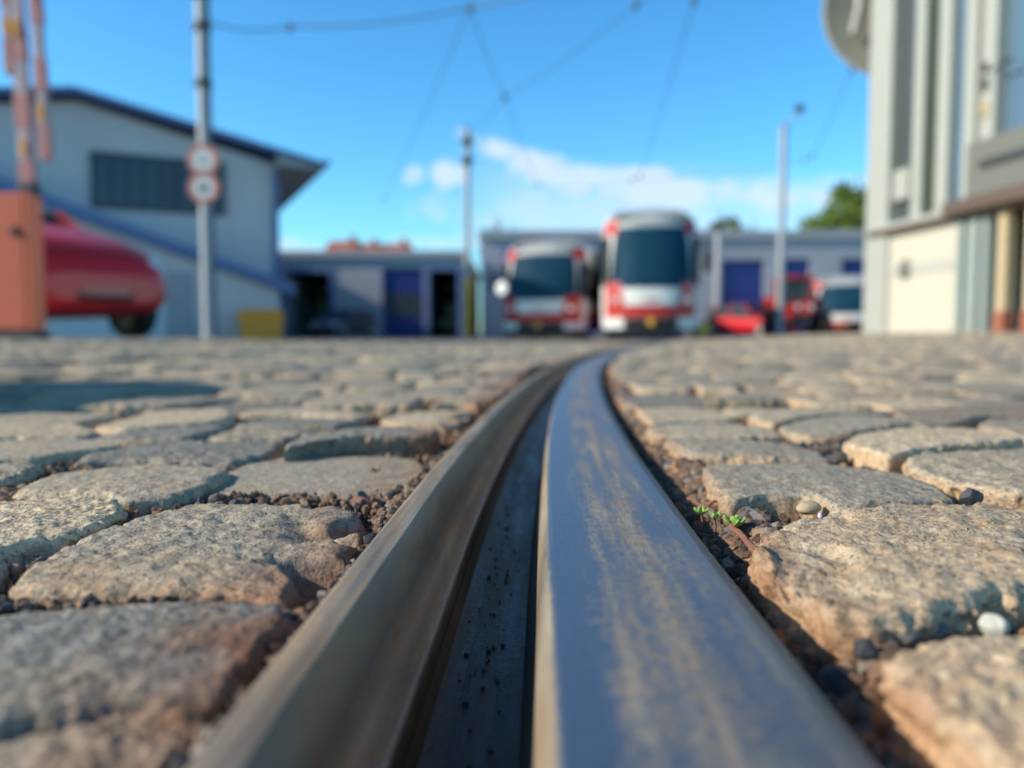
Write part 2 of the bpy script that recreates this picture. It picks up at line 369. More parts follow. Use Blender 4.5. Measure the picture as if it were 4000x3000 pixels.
def sweep_rail(label,base,sgn,y0,y1,xf,pol=1.):
    ys=[y0]
    while ys[-1]<y1: ys.append(ys[-1]+max(.006,.02*abs(ys[-1])))
    ys=np.array(ys); pr=np.array(PROF); k=len(pr)
    lat=base+sgn*pr[:,0]; X=xf(ys)[:,None]+lat[None,:]; Y=np.repeat(ys[:,None],k,1)
    Pw=np.stack([pr[None,:,0]*np.ones_like(Y)*40,Y*6,np.zeros_like(Y)],2).reshape(-1,3)
    wob=fbm(Pw,2).reshape(Y.shape)*.0004
    Z=terr(X,Y)+pr[None,:,1]+wob
    V=np.stack([X,Y,Z],2).reshape(-1,3)-np.array([0,y0,0]); n=len(ys)
    i=(np.arange(n-1)[:,None]*k+np.arange(k-1)[None,:]).ravel()
    Q=np.stack([i,i+1,i+k+1,i+k],1)
    if sgn>0: Q=Q[:,::-1]
    o=fast_mesh('rail',V,Q,M['rail'],loc=(0,y0,0))
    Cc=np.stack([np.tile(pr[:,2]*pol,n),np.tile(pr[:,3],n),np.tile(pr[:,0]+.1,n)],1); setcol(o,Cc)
    return tag(o,label,'rail')
sweep_rail('worn grooved tram rail curving away through the middle of the foreground',0,1,-.12,42,xg)
sweep_rail('dull tram rail lying low across the cobbles at far left',LG,-1,1.2,42,xg,.3)
def x2(Y): return np.interp(Y,[8,20,46],[.1,1.05,4.9])+0*Y
for b_,s_,l_ in ((-.72,-1,'left rail of the track leading to the smaller tram'),(.72,1,'right rail of the track leading to the smaller tram')): sweep_rail(l_,b_,s_,14,44,x2)
# ================================================================== setts
TR={
'RA':(0.0,1.0,[(0.1107,0.4485),(0.1466,0.4674),(0.1863,0.4694),(0.2026,0.444),(0.2179,0.4211),(0.218,0.3878),(0.2066,0.3541),(0.1744,0.3447),(0.1455,0.3342),(0.1423,0.3576),(0.1219,0.3617),(0.1009,0.3519),(0.1021,0.3838)]),
'RB':(-0.001,1.0,[(0.1121,0.5626),(0.1182,0.5756),(0.152,0.5683),(0.1972,0.5503),(0.2106,0.5209),(0.2037,0.4849),(0.1633,0.486),(0.1293,0.4935),(0.1176,0.5001),(0.1117,0.5197)]),
'RC':(-0.002,0.9,[(0.112,0.6351),(0.1279,0.6685),(0.1856,0.695),(0.2165,0.6765),(0.2186,0.6264),(0.2117,0.5953),(0.1688,0.5817),(0.1373,0.5847),(0.1098,0.5953)]),
'RD':(-0.002,0.9,[(0.1319,0.8193),(0.213,0.8465),(0.2193,0.7698),(0.2254,0.7471),(0.203,0.7123),(0.164,0.6992),(0.1228,0.6785),(0.1251,0.7352)]),
'RE':(-0.001,0.9,[(0.1353,1.0018),(0.1955,1.0245),(0.2327,0.9844),(0.2414,0.9057),(0.2226,0.8643),(0.1367,0.8513),(0.1258,0.8811)]),
'SA':(0.004,1.2,[(0.2273,0.5256),(0.2574,0.5637),(0.3233,0.6076),(0.3559,0.6164),(0.3647,0.5713),(0.3589,0.535),(0.3457,0.5256),(0.2909,0.503),(0.2626,0.4889),(0.2348,0.4724),(0.2288,0.4924)]),
'SB':(0.002,1.3,[(0.2348,0.4531),(0.2575,0.4761),(0.2884,0.4857),(0.3399,0.5062),(0.3662,0.5051),(0.2768,0.3735),(0.2453,0.364),(0.236,0.3768),(0.2255,0.3941),(0.221,0.4212)]),
'SC':(0.002,1.1,[(0.2211,0.6338),(0.2494,0.669),(0.3015,0.7083),(0.3414,0.713),(0.3449,0.6774),(0.3382,0.6413),(0.3005,0.6175),(0.2606,0.5906),(0.2307,0.5826),(0.2156,0.6021)]),
'SD':(0.002,1.1,[(0.3707,0.7397),(0.4543,0.788),(0.5226,0.8301),(0.5451,0.8146),(0.5557,0.7909),(0.4989,0.713),(0.4728,0.706),(0.4395,0.706),(0.3846,0.6629),(0.348,0.6451),(0.3499,0.6774)]),
'SE':(0.002,1.1,[(0.3853,0.6338),(0.4218,0.6774),(0.4609,0.6881),(0.4924,0.6838),(0.4162,0.5719),(0.3853,0.5659),(0.3843,0.5938)]),
'SF':(0,1.0,[(0.2252,0.7277),(0.2531,0.7731),(0.3093,0.8038),(0.3711,0.8215),(0.3952,0.798),(0.3689,0.76),(0.3303,0.7498),(0.2707,0.7115),(0.2313,0.6769),(0.2245,0.6981)]),
'RG':(0.001,1.5,[(0.0858,0.2666),(0.1075,0.3),(0.1287,0.3177),(0.1487,0.3263),(0.1816,0.3364),(0.2214,0.3455),(0.2524,0.3401),(0.1912,0.2398),(0.1543,0.2296),(0.1246,0.2157),(0.1023,0.2073),(0.0904,0.2093),(0.0865,0.2296),(0.0841,0.2482)]),
'RH':(-0.002,1.5,[(0.0935,0.185),(0.108,0.1931),(0.1364,0.2001),(0.1651,0.2019),(0.1406,0.1408),(0.1006,0.121),(0.0917,0.1364),(0.0893,0.1549),(0.0874,0.168)]),
'LA':(-0.006,0.25,[(-0.1627,0.3907),(-0.1705,0.4218),(-0.1694,0.4455),(-0.1678,0.4944),(-0.1618,0.5236),(-0.0701,0.5353),(-0.0537,0.4913),(-0.0551,0.431),(-0.0626,0.4039),(-0.0784,0.3875),(-0.1088,0.3887),(-0.1437,0.3875)]),
'LB':(0.004,1.0,[(-0.1477,0.4889),(-0.1411,0.5256),(-0.1096,0.5447),(-0.074,0.5518),(-0.056,0.5562),(-0.0564,0.584),(-0.0912,0.6183),(-0.1232,0.6129),(-0.1326,0.5905),(-0.153,0.5562)]),
'LC':(-0.001,1.2,[(-0.2705,0.4707),(-0.277,0.4967),(-0.2715,0.532),(-0.253,0.5584),(-0.2144,0.5557),(-0.1883,0.5612),(-0.1658,0.5489),(-0.1588,0.5197),(-0.1602,0.4967),(-0.1701,0.4687),(-0.1887,0.4677),(-0.2302,0.4757),(-0.2526,0.4757)]),
'LD':(0,0.8,[(-0.2516,0.3785),(-0.255,0.4164),(-0.2417,0.4387),(-0.2263,0.4549),(-0.1945,0.4531),(-0.1613,0.4361),(-0.1564,0.4072),(-0.1566,0.3772),(-0.1612,0.3617),(-0.1791,0.3513),(-0.1958,0.3647),(-0.2157,0.3702),(-0.2399,0.3727)]),
'LE':(0.001,0.5,[(-0.3952,0.5478),(-0.3713,0.5534),(-0.3251,0.5604),(-0.2943,0.5506),(-0.2657,0.5242),(-0.281,0.4969),(-0.297,0.4742),(-0.3159,0.4701),(-0.336,0.4651)]),
'LF':(0,1.1,[(-0.4596,0.6531),(-0.427,0.6569),(-0.384,0.6628),(-0.3351,0.6221),(-0.3318,0.5875),(-0.385,0.5739),(-0.4032,0.5724)]),
'LG':(0.001,0.9,[(-0.3515,0.6369),(-0.3533,0.702),(-0.3663,0.7874),(-0.3028,0.7931),(-0.2614,0.7275),(-0.2568,0.672),(-0.2935,0.6406),(-0.3191,0.6242)]),
'LH':(0,1.1,[(-0.3207,0.5739),(-0.3132,0.6035),(-0.2795,0.6309),(-0.2483,0.6493),(-0.2337,0.6309),(-0.2324,0.5954),(-0.2403,0.5608),(-0.2644,0.558),(-0.2921,0.558)]),
'LI':(0.001,0.4,[(-0.5033,0.7157),(-0.4753,0.7473),(-0.4483,0.755),(-0.3727,0.7275),(-0.3739,0.672),(-0.4461,0.6659),(-0.467,0.6638)]),
'LJ':(-0.002,1.3,[(-0.2343,0.5758),(-0.2335,0.6162),(-0.222,0.6369),(-0.183,0.6422),(-0.1533,0.6264),(-0.1618,0.6032),(-0.1747,0.5787),(-0.2033,0.5773)]),
'LK':(-0.001,0.5,[(-0.2421,0.6599),(-0.2308,0.7256),(-0.1684,0.7256),(-0.1362,0.7008),(-0.146,0.6503),(-0.2109,0.6522)]),
'LL':(0,0.9,[(-0.2711,0.7548),(-0.2636,0.798),(-0.2109,0.8038),(-0.1599,0.7705),(-0.1378,0.7349),(-0.1448,0.7207),(-0.2056,0.7398),(-0.2626,0.7398)]),
'LM':(-0.003,1.2,[(-0.1226,0.704),(-0.1051,0.785),(-0.0717,0.8241),(-0.0414,0.8241),(-0.0392,0.7215),(-0.047,0.6675),(-0.0683,0.6792),(-0.0962,0.6832)]),
'LN':(-0.001,1.3,[(-0.1561,0.2345),(-0.1618,0.2625),(-0.1638,0.29),(-0.1596,0.3192),(-0.1454,0.3477),(-0.1079,0.3477),(-0.0681,0.3361),(-0.051,0.3215),(-0.0528,0.2739),(-0.055,0.2383),(-0.0572,0.2215),(-0.0858,0.2296),(-0.1103,0.232),(-0.1326,0.2296)]),
'LO':(-0.001,1.5,[(-0.1514,0.2068),(-0.1249,0.216),(-0.0904,0.2215),(-0.0679,0.2171),(-0.0586,0.2049),(-0.0558,0.1857),(-0.0589,0.1621),(-0.0701,0.1573),(-0.0876,0.1597),(-0.1035,0.1507),(-0.1174,0.1486)]),
'LP':(-0.006,1.6,[(-0.1173,0.1481),(-0.106,0.1542),(-0.0895,0.1629),(-0.0717,0.1607),(-0.0622,0.1647),(-0.0598,0.1629),(-0.0624,0.1391),(-0.0644,0.1238),(-0.1019,0.1174)]),
'LQ':(0,1.3,[(-0.2567,0.3541),(-0.2298,0.3588),(-0.2063,0.3599),(-0.1799,0.3463),(-0.1676,0.3268),(-0.1634,0.3041),(-0.1685,0.2881),(-0.183,0.2703),(-0.1918,0.2515)]),
'LR':(0,1.2,[(-0.3322,0.4597),(-0.292,0.4597),(-0.2739,0.444),(-0.2651,0.4125),(-0.2668,0.3962),(-0.2805,0.3838)]),
'LS':(-0.002,1.3,[(-0.1926,0.2468),(-0.1852,0.2707),(-0.1747,0.2643),(-0.1657,0.2441),(-0.1586,0.2222),(-0.1745,0.2136)]),
}

DESC={'RA':'flat grey granite sett right of the rail, directly behind the small green succulent','RB':'wide thin grey sett second behind the succulent, its left end orange and crumbly','RC':'brownish flat sett right of the rail beside a pocket of black gravel','RD':'pale brown sett touching the dark gap where the rail starts to bend right',
'RE':'long low sett with a dark front crack beside the bend of the rail','SA':'raised rounded sett with a pale crumbly front left corner, behind the black gravel pocket','SB':'rough whitish sett at the right edge, with a round black stone at its front','SC':'grey sett with pale edges just behind the pocket of black gravel at right','SD':'pinkish orange sett near the right edge of the photo','SE':'small pale rounded sett cut by the right edge of the photo',
'SF':'narrow grey sett with sandy front edge, behind the gravel pocket at right','RG':'large rough orange brown sett at right with a tan pebble behind it','RH':'big blurred sett in the bottom right corner of the photo','LA':'smooth flat sunken grey sett touching the left side of the rail','LB':'tall broken sett with a shadowed front face, behind the smooth grey sett','LC':'long rough grey sett ending at the left corner of the smooth sett',
'LD':'broad grey sett left of the smooth flat sett with a pitted front edge','LE':'smooth pale sett with dark shadowed right end, at the left edge of the photo','LF':'rough sett between two smooth pale ones at the left edge','LG':'domed grey sett with a ragged front edge, near the blue shadow at left','LH':'rough hollow edged sett just in front of the domed grey sett at left','LI':'smooth sett lying right in front of the blue shadow at the left edge',
'LJ':'low chipped sett between the smooth oval sett and the tall broken sett','LK':'smooth oval sett left of the crumbling stones by the rail','LL':'thin light sett behind the smooth oval sett on the left','LM':'low reddish crumbling sett against the rail behind the tall broken sett','LN':'very large rough sett with a red broken corner against the left of the rail','LO':'huge blurred sett at lower left with a cracked brown front edge',
'LP':'blurred brown sett in the bottom left corner of the photo','LQ':'bumpy grey sett at the left edge beside the very large rough sett','LR':'small lumpy sett at the left edge, behind the bumpy grey sett','LS':'little rough stone at the left edge in the gap behind the huge blurred sett'}
def parea(p): 
    x,y=p[:,0],p[:,1]; return .5*float(np.sum(x*np.roll(y,-1)-np.roll(x,-1)*y))
def inside(P,poly):
    r=np.zeros(len(P),bool); n=len(poly)
    for i in range(n):
        a=poly[i];b=poly[(i+1)%n]
        c=((a[1]>P[:,1])!=(b[1]>P[:,1]))
        with np.errstate(divide='ignore',invalid='ignore'):
            xx=(b[0]-a[0])*(P[:,1]-a[1])/(b[1]-a[1])+a[0]
        r^=c&(P[:,0]<xx)
    return r
def chaikin(p,k=2):
    for _ in range(k):
        q=np.roll(p,-1,0); p=np.stack([.90*p+.10*q,.10*p+.90*q],1).reshape(-1,2)
    return p
stones=[]     # dict(poly,z,rough,name)
for n,(z,r,pts) in TR.items():
    p=np.array(pts)
    if parea(p)<0: p=p[::-1]
    cc_=p.mean(0); rr_=np.hypot(*(p-cc_).T); p=cc_+(p-cc_)*(1+(.0025 if n in('RG','RH','LN','LO','LP') else .001)/rr_)[:,None]
    c=p.mean(0); u=p[:,0]-xg(p[:,1])
    if n[0]=='L': p[:,0]-=np.maximum(0,u+.0705)
    else: p[:,0]+=np.maximum(0,.069-u)
    stones.append(dict(poly=p,z=z,rough=r,name=n,tr=True))
traced=[s['poly'] for s in stones]
def near_traced(c): return [t for t in traced if np.hypot(*(t.mean(0)-c))<.22]
def warp(p):
    q=np.stack([p[:,0],p[:,1],np.zeros(len(p))],1)
    return p+np.stack([pn(q*5.5+3.1),pn(q*5.5+40.7)],1)*.022+np.stack([pn(q*1.3+9.1),pn(q*1.3+70.7)],1)*.03
def gen_rows(u0,u1,v0,v1,pu,pv):
    v=v0; k=0
    while v<v1:
        h=pv*random.uniform(.82,1.15); u=u0; first=True
        while u<u1-.02:
            w=pu*random.uniform(.7,1.3)*(random.uniform(.5,1.) if first else 1); first=False
            if u+w>u1-.045: w=u1-u
            yield u,min(u+w,u1),v,v+h
            u+=w
        v+=h; k+=1
regions=[(.080,6.4,.0,9.6),(LG+.074,-.074,.0,9.6),(-7.2,LG-.070,1.6,9.6)]
for (u0,u1,v0,v1) in regions:
    for a,b,c,d in gen_rows(u0,u1,v0,v1,.106,.094):
        cu,cv=(a+b)/2,(c+d)/2; cx=cu+float(xg(cv))
        if abs(cx)>.74*cv+.62: continue
        g=.0055+.002*random.random()
        q=np.array([(a+g,c+g),((a+b)/2,c+g*.6),(b-g,c+g),(b-g*.6,(c+d)/2),(b-g,d-g),((a+b)/2,d-g*.6),(a+g,d-g),(a+g*.6,(c+d)/2)])
        q+=rng.normal(size=q.shape)*.0035
        wq=warp(q)
        # keep the kerb line along the rails straight
        for lim,sg in ((.076,1),(-.070,-1),(LG+.070,1),(LG-.067,-1)):
            m_=(wq[:,0]-lim)*sg<0
            if (cu-lim)*sg>0 and abs(cu-lim)<.3: wq[m_,0]=lim
        wq[:,0]+=xg(wq[:,1]); c0=wq.mean(0)
        nt_=near_traced(c0) if cv<1.3 else []
        if nt_:
            ok=True
            if any(inside(c0[None],t)[0] for t in nt_): continue
            for it in range(12):
                bad=np.zeros(len(wq),bool)
                for t in nt_:
                    tc=t.mean(0); bad|=inside(wq,tc+(t-tc)*1.07)
                if not bad.any(): break
                wq[bad]=c0+(wq[bad]-c0)*.86
            S_=np.concatenate([c0+(wq-c0)*f for f in (.5,.8)])
            if sum(inside(S_,t).sum() for t in nt_)>1 or abs(parea(wq))<.0028: continue
            # traced outlines must not poke into this one
            if any(inside(t,wq).sum()>0 for t in nt_):
                ctr=c0+(wq-c0)*.72
                if any(inside(t,ctr).sum()>0 for t in nt_): continue
                wq=ctr
            if abs(parea(wq))<.0028: continue
        stones.append(dict(poly=wq,z=float(np.clip(rng.normal()*.0026,-.006,.005)),rough=random.choice([.5,.8,1.,1.2,1.4]),name=None,tr=False,cu=cu))
def lod(s):
    c=s['poly'].mean(0); d=math.hypot(*c); infr=abs(c[0])<.68*c[1]+.12 and c[1]>.08
    s['c']=c; s['d']=d; s['in']=infr; s['size']=abs(parea(s['poly']))/max(c[1],.1)**3
    if infr and d<.42: return 46,11,11
    if infr and d<.66: return 36,9,8
    if infr and d<1.0: return 22,6,5
    if d<1.7: return 12,4,3
    if d<3: return 6,3,2
    return 3,1,1
_gc={}
def sqgrid(m):
    """square grid wrapped onto a disc: ring index and position along the ring of every vertex, quads, outer ring order"""
    if m in _gc: return _gc[m]
    g=np.arange(-m,m+1); X,Y=np.meshgrid(g,g); X=X.ravel(); Y=Y.ravel(); r=np.maximum(abs(X),abs(Y)); q=np.maximum(r,1)
    t=np.where((X==r)&(Y>-r),(Y+r)/(8*q),np.where((Y==r)&(X<r),.25+(r-X)/(8*q),np.where((X==-r)&(Y<r),.5+(r-Y)/(8*q),.75+(X+r)/(8*q))))
    t=np.where(r==0,0,t%1.); n=2*m+1
    i=(np.arange(n-1)[:,None]*n+np.arange(n-1)[None,:]).ravel(); Q=np.stack([i,i+1,i+n+1,i+n],1)
    o=np.where(r==m)[0]; o=o[np.argsort(t[o])]
    _gc[m]=(r,t,Q,o); return _gc[m]
def stone_geo(s):
    m,ned,nsd=lod(s); nR=m; p=chaikin(s['poly'],2); q=np.vstack([p,p[:1]]); L=np.concatenate([[0],np.cumsum(np.hypot(*np.diff(q,axis=0).T))])
    c=p.mean(0); R=.0038+.003*rng.random(); ro=s['rough']
    if s['name'] in('LA','LE','LK','LI'): R=.005
    if s['name']=='LB': R=.0045
    if s['name'] in ('RG','RH','LO','LP','LN'): R=.0055
    ri,t,Qg,outer=sqgrid(m)
    ph0=rng.random()*0
    B=np.stack([np.interp(t*L[-1],L,q[:,0]),np.interp(t*L[-1],L,q[:,1])],1); D=B-c; r=np.hypot(*D.T); dn=D/r[:,None]
    # average boundary direction so that neighbouring rings line up
    e=np.clip((m-ri)/ned,0,1)*math.pi/2; Rr=np.minimum(R,r*.4)
    ins=np.where(ri>=m-ned,Rr*(1-np.cos(e)),0.); inner=np.where(ri<m-ned,ri/max(1,m-ned),1.)
    rad_=np.where(ri>=m-ned,r-ins,(r-Rr)*inner); z=np.where(ri>=m-ned,-R*(1-np.sin(e)),0.)
    V=np.column_stack([c+dn*rad_[:,None],z]); Nn=np.column_stack([dn*np.cos(e)[:,None],np.sin(e)]); side=np.where(ri>=m-ned,1-e/(math.pi/2),0.)
    DEP=.034; nb=len(outer); Vs=[];Ns=[];Qs=[Qg]; prev=outer; base_=len(V)
    for k in range(1,nsd+1):
        a=DEP*k/nsd; Vs.append(np.column_stack([c+D[outer]*(1-a*.03/np.maximum(r[outer],.02))[:,None],np.full(nb,-R-a)])); Ns.append(np.column_stack([dn[outer],np.zeros(nb)]))
        cur=base_+np.arange(nb); Qs.append(np.stack([prev,cur,np.roll(cur,-1),np.roll(prev,-1)],1)); prev=cur; base_+=nb
    V=np.concatenate([V]+Vs); Nn=np.concatenate([Nn]+Ns); side=np.concatenate([side,np.ones(nb*nsd)]); Q=np.concatenate(Qs)
    tilt=rng.normal(size=2)*.012; dome=.0008+.0016*rng.random()
    if ro<.6: dome*=.5
    rel=np.clip(np.hypot(*(V[:,:2]-c).T)/np.mean(r),0,1.4); nA=8*m; P=V
    V[:,2]+=dome*(1-rel**2)*(V[:,2]>-R*1.01)+((V[:,:2]-c)@tilt)
    P=V.copy()
    if nR>=10:
        lo=fbm(P*34,2)*.0010; mi=fbm(P*130+5,3,.55)*.00080; hi=fbm(P*420+8,2,.6)*.0004 if nR>=20 else 0
        chip=-.0034*sst(.10,.7,fbm(P*70+31,2))*sst(.0,.5,side)
        dsp=(lo*(.35+.65*min(ro,1.2))+ (mi+hi)*ro*(1+1.1*side)+chip*ro)
        if s['name'] in ('LO','LP'): dsp=dsp*.7
        if s['name']=='LB': dsp+=side*(fbm(P*90+60,3)*.0035)
        if s['name'] in('LN','LM'):   # broken corner beside the rail
            uu=V[:,0]-xg(V[:,1]); w=sst(-.115,-.072,uu)*sst(.05,.35,fbm(P*28+12,2)+.15)
            V[:,2]-=.010*w*(side<.9)
        if s['name']=='RG':
            V[:,2]-=.003*sst(.1,.5,fbm(P*24+2,2))
    else: dsp=fbm(P*40,2)*.0016*ro if nR>2 else fbm(P*30,1)*.0015
    V=V+Nn*np.asarray(dsp)[:,None]
    X,Y=V[:,0],V[:,1]; u=X-xg(Y)
    # never into the steel
    if nA>50:
        V[:,0]=np.where((u>-.0685)&(u<0)&(c[0]-xg(c[1])<0),xg(Y)-.0685,V[:,0]); V[:,0]=np.where((u<.066)&(u>0)&(c[0]-xg(c[1])>0),xg(Y)+.066,V[:,0])
    zt=s['z']-.0015+terr(X,Y); V[:,2]+=zt
    # wear attributes
    ed=np.minimum(np.abs(u+.067),np.abs(u-.064)); lft=u<0
    rust=np.where(lft,1-sst(.0,.055,ed),.8*(1-sst(0,.04,ed)))*(.35+.65*sst(-.5,.3,fbm(P*30+4,2)))
    rust=np.clip(rust+.55*np.clip(side,0,1)*lft*(1-sst(.05,.16,ed)),0,1)
    if s['name']=='LA': rust*=.75
    sd=np.clip(side*1.1,0,1)*(.5 if c[0]<float(xg(c[1])) else 1.)
    deep=sst(-.012,-.03,V[:,2]-zt); rust=np.maximum(rust,deep*.6)
    if s['name'] in ('RG','RH','SD','LP'): sd=np.maximum(sd,.42+.35*fbm(P*40+6,2))
    if s['name'] in ('LO','LN'): sd=np.maximum(sd,sst(.2,1.3,np.clip(-(Y-c[1])/.045,0,1)+.5*fbm(P*40+6,2)))
    tone=np.full(len(V),np.clip(.5+rng.normal()*.38,0,1) if s['name'] not in('LA',) else .6)
    col=np.stack([rust,np.clip(sd,0,1),tone],1)
    return V,Q,col
for s in stones: lod(s)
vis=sorted([s for s in stones if s['in'] and not s['tr']],key=lambda s:-s['size'])
vis_in=[s for s in vis if abs(s['c'][0])<.667*s['c'][1]+.02]
solo=[s for s in stones if s['tr']]+vis_in[:300-len(traced)]
solo_ids={id(s) for s in solo}
mV=[];mQ=[];mC=[];base=0
for s in stones:
    V,Q,Cc=stone_geo(s)
    if id(s) in solo_ids:
        c=s['c']; z0=float(terr(c[0],c[1])); o=fast_mesh('granite_sett',V-np.array([c[0],c[1],z0]),Q,M['granite'],loc=(c[0],c[1],z0)); setcol(o,Cc)
        if s['tr']: tag(o,DESC[s['name']],'sett','granite setts paving the yard')
        else:
            u=c[0]-float(xg(c[1]))
            side='right of the curved rail' if u>0 else 'left of the curved rail'
            dist='in the middle distance' if c[1]>.95 else 'close to the camera'
            tag(o,f'weathered granite sett among the cobbles {side}, {dist}','sett','granite setts paving the yard')
    else: mV.append(V);mQ.append(Q+base);mC.append(Cc);base+=len(V)
o=fast_mesh('cobbled_paving',np.concatenate(mV),np.concatenate(mQ),M['granite']); setcol(o,np.concatenate(mC))
tag(o,'remaining small granite setts of the yard stretching back to the trams','cobbles','granite setts paving the yard','stuff')
# ================================================================== gravel
def rocks(P,S,cols,name):
    import bmesh
    protos=[]
    for k in range(6):
        bm=bmesh.new(); bmesh.ops.create_icosphere(bm,subdivisions=2,radius=1.); 
        v=np.array([x.co[:] for x in bm.verts]); f=np.array([[q.index for q in x.verts] for x in bm.faces]); bm.free()
        rr=1+.45*pn(v*1.1+k*7.7)+.12*pn(v*3+k); v=v*rr[:,None]*np.array([1.15,.9,.72]); 
        for _ in range(5):      # knock facets off
            nrm=rng.normal(size=3); nrm/=np.linalg.norm(nrm); h=.55+.2*rng.random(); d=v@nrm; v=v-np.outer(np.maximum(0,d-h),nrm)
        protos.append((v,f))
    V=[];Q=[];Cc=[];b=0
    for p,s,c in zip(P,S,cols):
        v,f=protos[rng.integers(6)]; a=rng.random()*6.28; t=rng.normal()*.5
        Rm=np.array(Matrix.Rotation(a,3,'Z')@Matrix.Rotation(t,3,'X')@Matrix.Rotation(rng.random()*6,3,'Y'))
        V.append((v*s)@Rm.T+p); Q.append(f+b); b+=len(v); Cc.append(np.tile(c,(len(v),1)))
    o=fast_mesh(name,np.concatenate(V),np.concatenate(Q),M['gravel'],smooth=False); setcol(o,np.concatenate(Cc)); return o
def gravel():
    near=[chaikin(s['poly'],1) for s in stones if s['c'][1]<1.25 and abs(s['c'][0])<.9]; cen=np.array([p.mean(0) for p in near])
    n=60000; v=.05+1.15*rng.random(n)**1.3; X=(rng.random(n)*2-1)*(.70*v+.06); P=np.stack([X,v],1)
    ns=16000; v2=.03+1.5*rng.random(ns)**1.2; u2=.0650+.030*rng.random(ns)**1.1; P=np.concatenate([P,np.stack([u2+xg(v2),v2],1)])
    ns=2500; v2=.05+1.*rng.random(ns); P=np.concatenate([P,np.stack([xg(v2)-.0685-.006*rng.random(ns),v2],1)])
    k_=np.array([(.213,.545)])+rng.normal(size=(500,2))*np.array([.022,.022]); P=np.concatenate([P,k_])
    u=P[:,0]-xg(P[:,1]); keep=~in_rail(u,.0005)
    for p,c in zip(near,cen):
        m=(np.abs(P-c)<.13).all(1)&keep; idx=np.where(m)[0]
        if len(idx):
            q=c+(p-c)*.985; keep[idx[inside(P[idx],q)]]=False
    P=P[keep]; u=P[:,0]-xg(P[:,1]); n=len(P)
    strip=(u>.06)&(u<.10)
    S=np.where(strip,.0013+.0034*rng.random(n)**1.7,.0009+.0022*rng.random(n)**1.7)
    dist=np.hypot(*P.T); keepd=rng.random(n)<np.clip(1.15-.25*dist,.3,1); P,S,u,strip=P[keepd],S[keepd],u[keepd],strip[keepd]; n=len(P)
    S=S*(1+.35*np.clip(P[:,1],0,1))
    Z=np.where(strip,-.0265+.013*np.clip((u-.064)/.026,0,1)+.006*rng.random(n),-.0185+.0085*rng.random(n))+np.where(P[:,1]<.3,-.003,0)
    Z=np.where((u<0)&(P[:,1]<.5),-.0115+.006*rng.random(n),Z); pock=np.hypot(P[:,0]-.213,P[:,1]-.545)<.04; Z=np.where(pock,-.013+.006*rng.random(n),Z); S=np.where(pock,.0018+.0016*rng.random(n),S)
    pal=np.array([(.20,.12,.075),(.26,.17,.11),(.13,.085,.06),(.09,.085,.085),(.30,.26,.21),(.17,.16,.155),(.33,.20,.12),(.045,.045,.05)])
    pi=rng.choice(8,size=n,p=[.24,.2,.15,.1,.08,.09,.09,.05]); pi=np.where(pock&(rng.random(n)<.65),rng.choice([3,7,5],size=n),pi)
    cols=pal[pi]*(.6+.65*rng.random((n,1)))
    o=rocks(np.column_stack([P,Z]),S,cols,'gravel'); tag(o,'loose brown and black gravel in the joints and along the rail','gravel',kind='stuff')
gravel()
# grit on the groove floor
n=300; v=.06+.9*rng.random(n)**1.4; u=-.024+rng.normal(size=n)*.006
o=rocks(np.column_stack([xg(v)+u,v,np.full(n,-.0455)]),.0003+.0009*rng.random(n)**2.5,np.tile([.05,.05,.055],(n,1))*(.5+1.8*rng.random((n,1))),'groove_grit'); tag(o,'fine dark grit lying on the floor of the rail groove','grit',kind='stuff')
# ================================================================== single small things near the rail
def pebble(name,loc,s,mat,label,cat,seed=0,fac=False):
    import bmesh
    bm=bmesh.new(); bmesh.ops.create_icosphere(bm,subdivisions=4,radius=1.)
    v=np.array([x.co[:] for x in bm.verts]); f=np.array([[q.index for q in x.verts] for x in bm.faces]); bm.free()
    if fac:
        r2=np.random.default_rng(seed)
        for _ in range(9):
            nr=r2.normal(size=3); nr/=np.linalg.norm(nr); d=v@nr; v=v-np.outer(np.maximum(0,d-.68),nr)
    v=v*(1+.10*pn(v*1.3+seed)[:,None]+.04*pn(v*4+seed)[:,None])*np.array(s)
    o=fast_mesh(name,v,f,mat,loc=loc,smooth=True); return tag(o,label,cat)
pebble('pebble',atz(809,508,-.0035),(.0056,.0034,.0032),M['pebt'],'smooth oval tan pebble in the joint right of the succulent','pebble',3)
pebble('pebble',atz(993,627,-.006),(.0040,.0034,.0036),M['pebw'],'bright white pebble near the right edge, beside the big blurred sett','pebble',5,True)
pebble('stone',(.2155,.3565,-.0005),(.0052,.0045,.0050),M['pebk'],'round black stone standing on the joint in front of the whitish sett','stone',8,True)
pebble('stone',(.2035,.372,-.003),(.0055,.003,.0030),M['pebk'],'small dark stone wedged in the joint left of the round black stone','stone',9,True)
pebble('stone',(.252,.352,-.001),(.006,.0045,.005),M['pebk'],'dark stone at the right edge of the photo beneath the whitish sett','stone',12,True)
pebble('stone',(1.03,1.32,.004),(.022,.014,.016),M['pebk'],'blurred black lump on the cobbles far right','stone',14,True)
for i_,(a_,b_,s_,m_) in enumerate(((903,636,.0040,'pebg'),(866,650,.0034,'pebk'),(938,632,.0032,'pebg'),(960,627,.0026,'pebt'))):
    pebble('stone',atz(a_,b_,-.009),(s_*1.2,s_,s_*.85),M[m_],('grey stone in the joint left of the white pebble','dark stone at the inner corner of the joint by the big blurred sett','second grey stone in the joint, nearer the white pebble','small tan stone touching the white pebble')[i_],'stone',40+i_,True)
pebble('stone',(.0885,.199,-.018),(.007,.0065,.005),M['pebk'],'dark rounded stone in the gap between the rail and the rough orange sett','stone',17)
pebble('stone',(.0655,.2985,-.010),(.0045,.004,.004),M['pebk'],'small bluish stone in the gravel beside the rail, left of the succulent','stone',18,True)
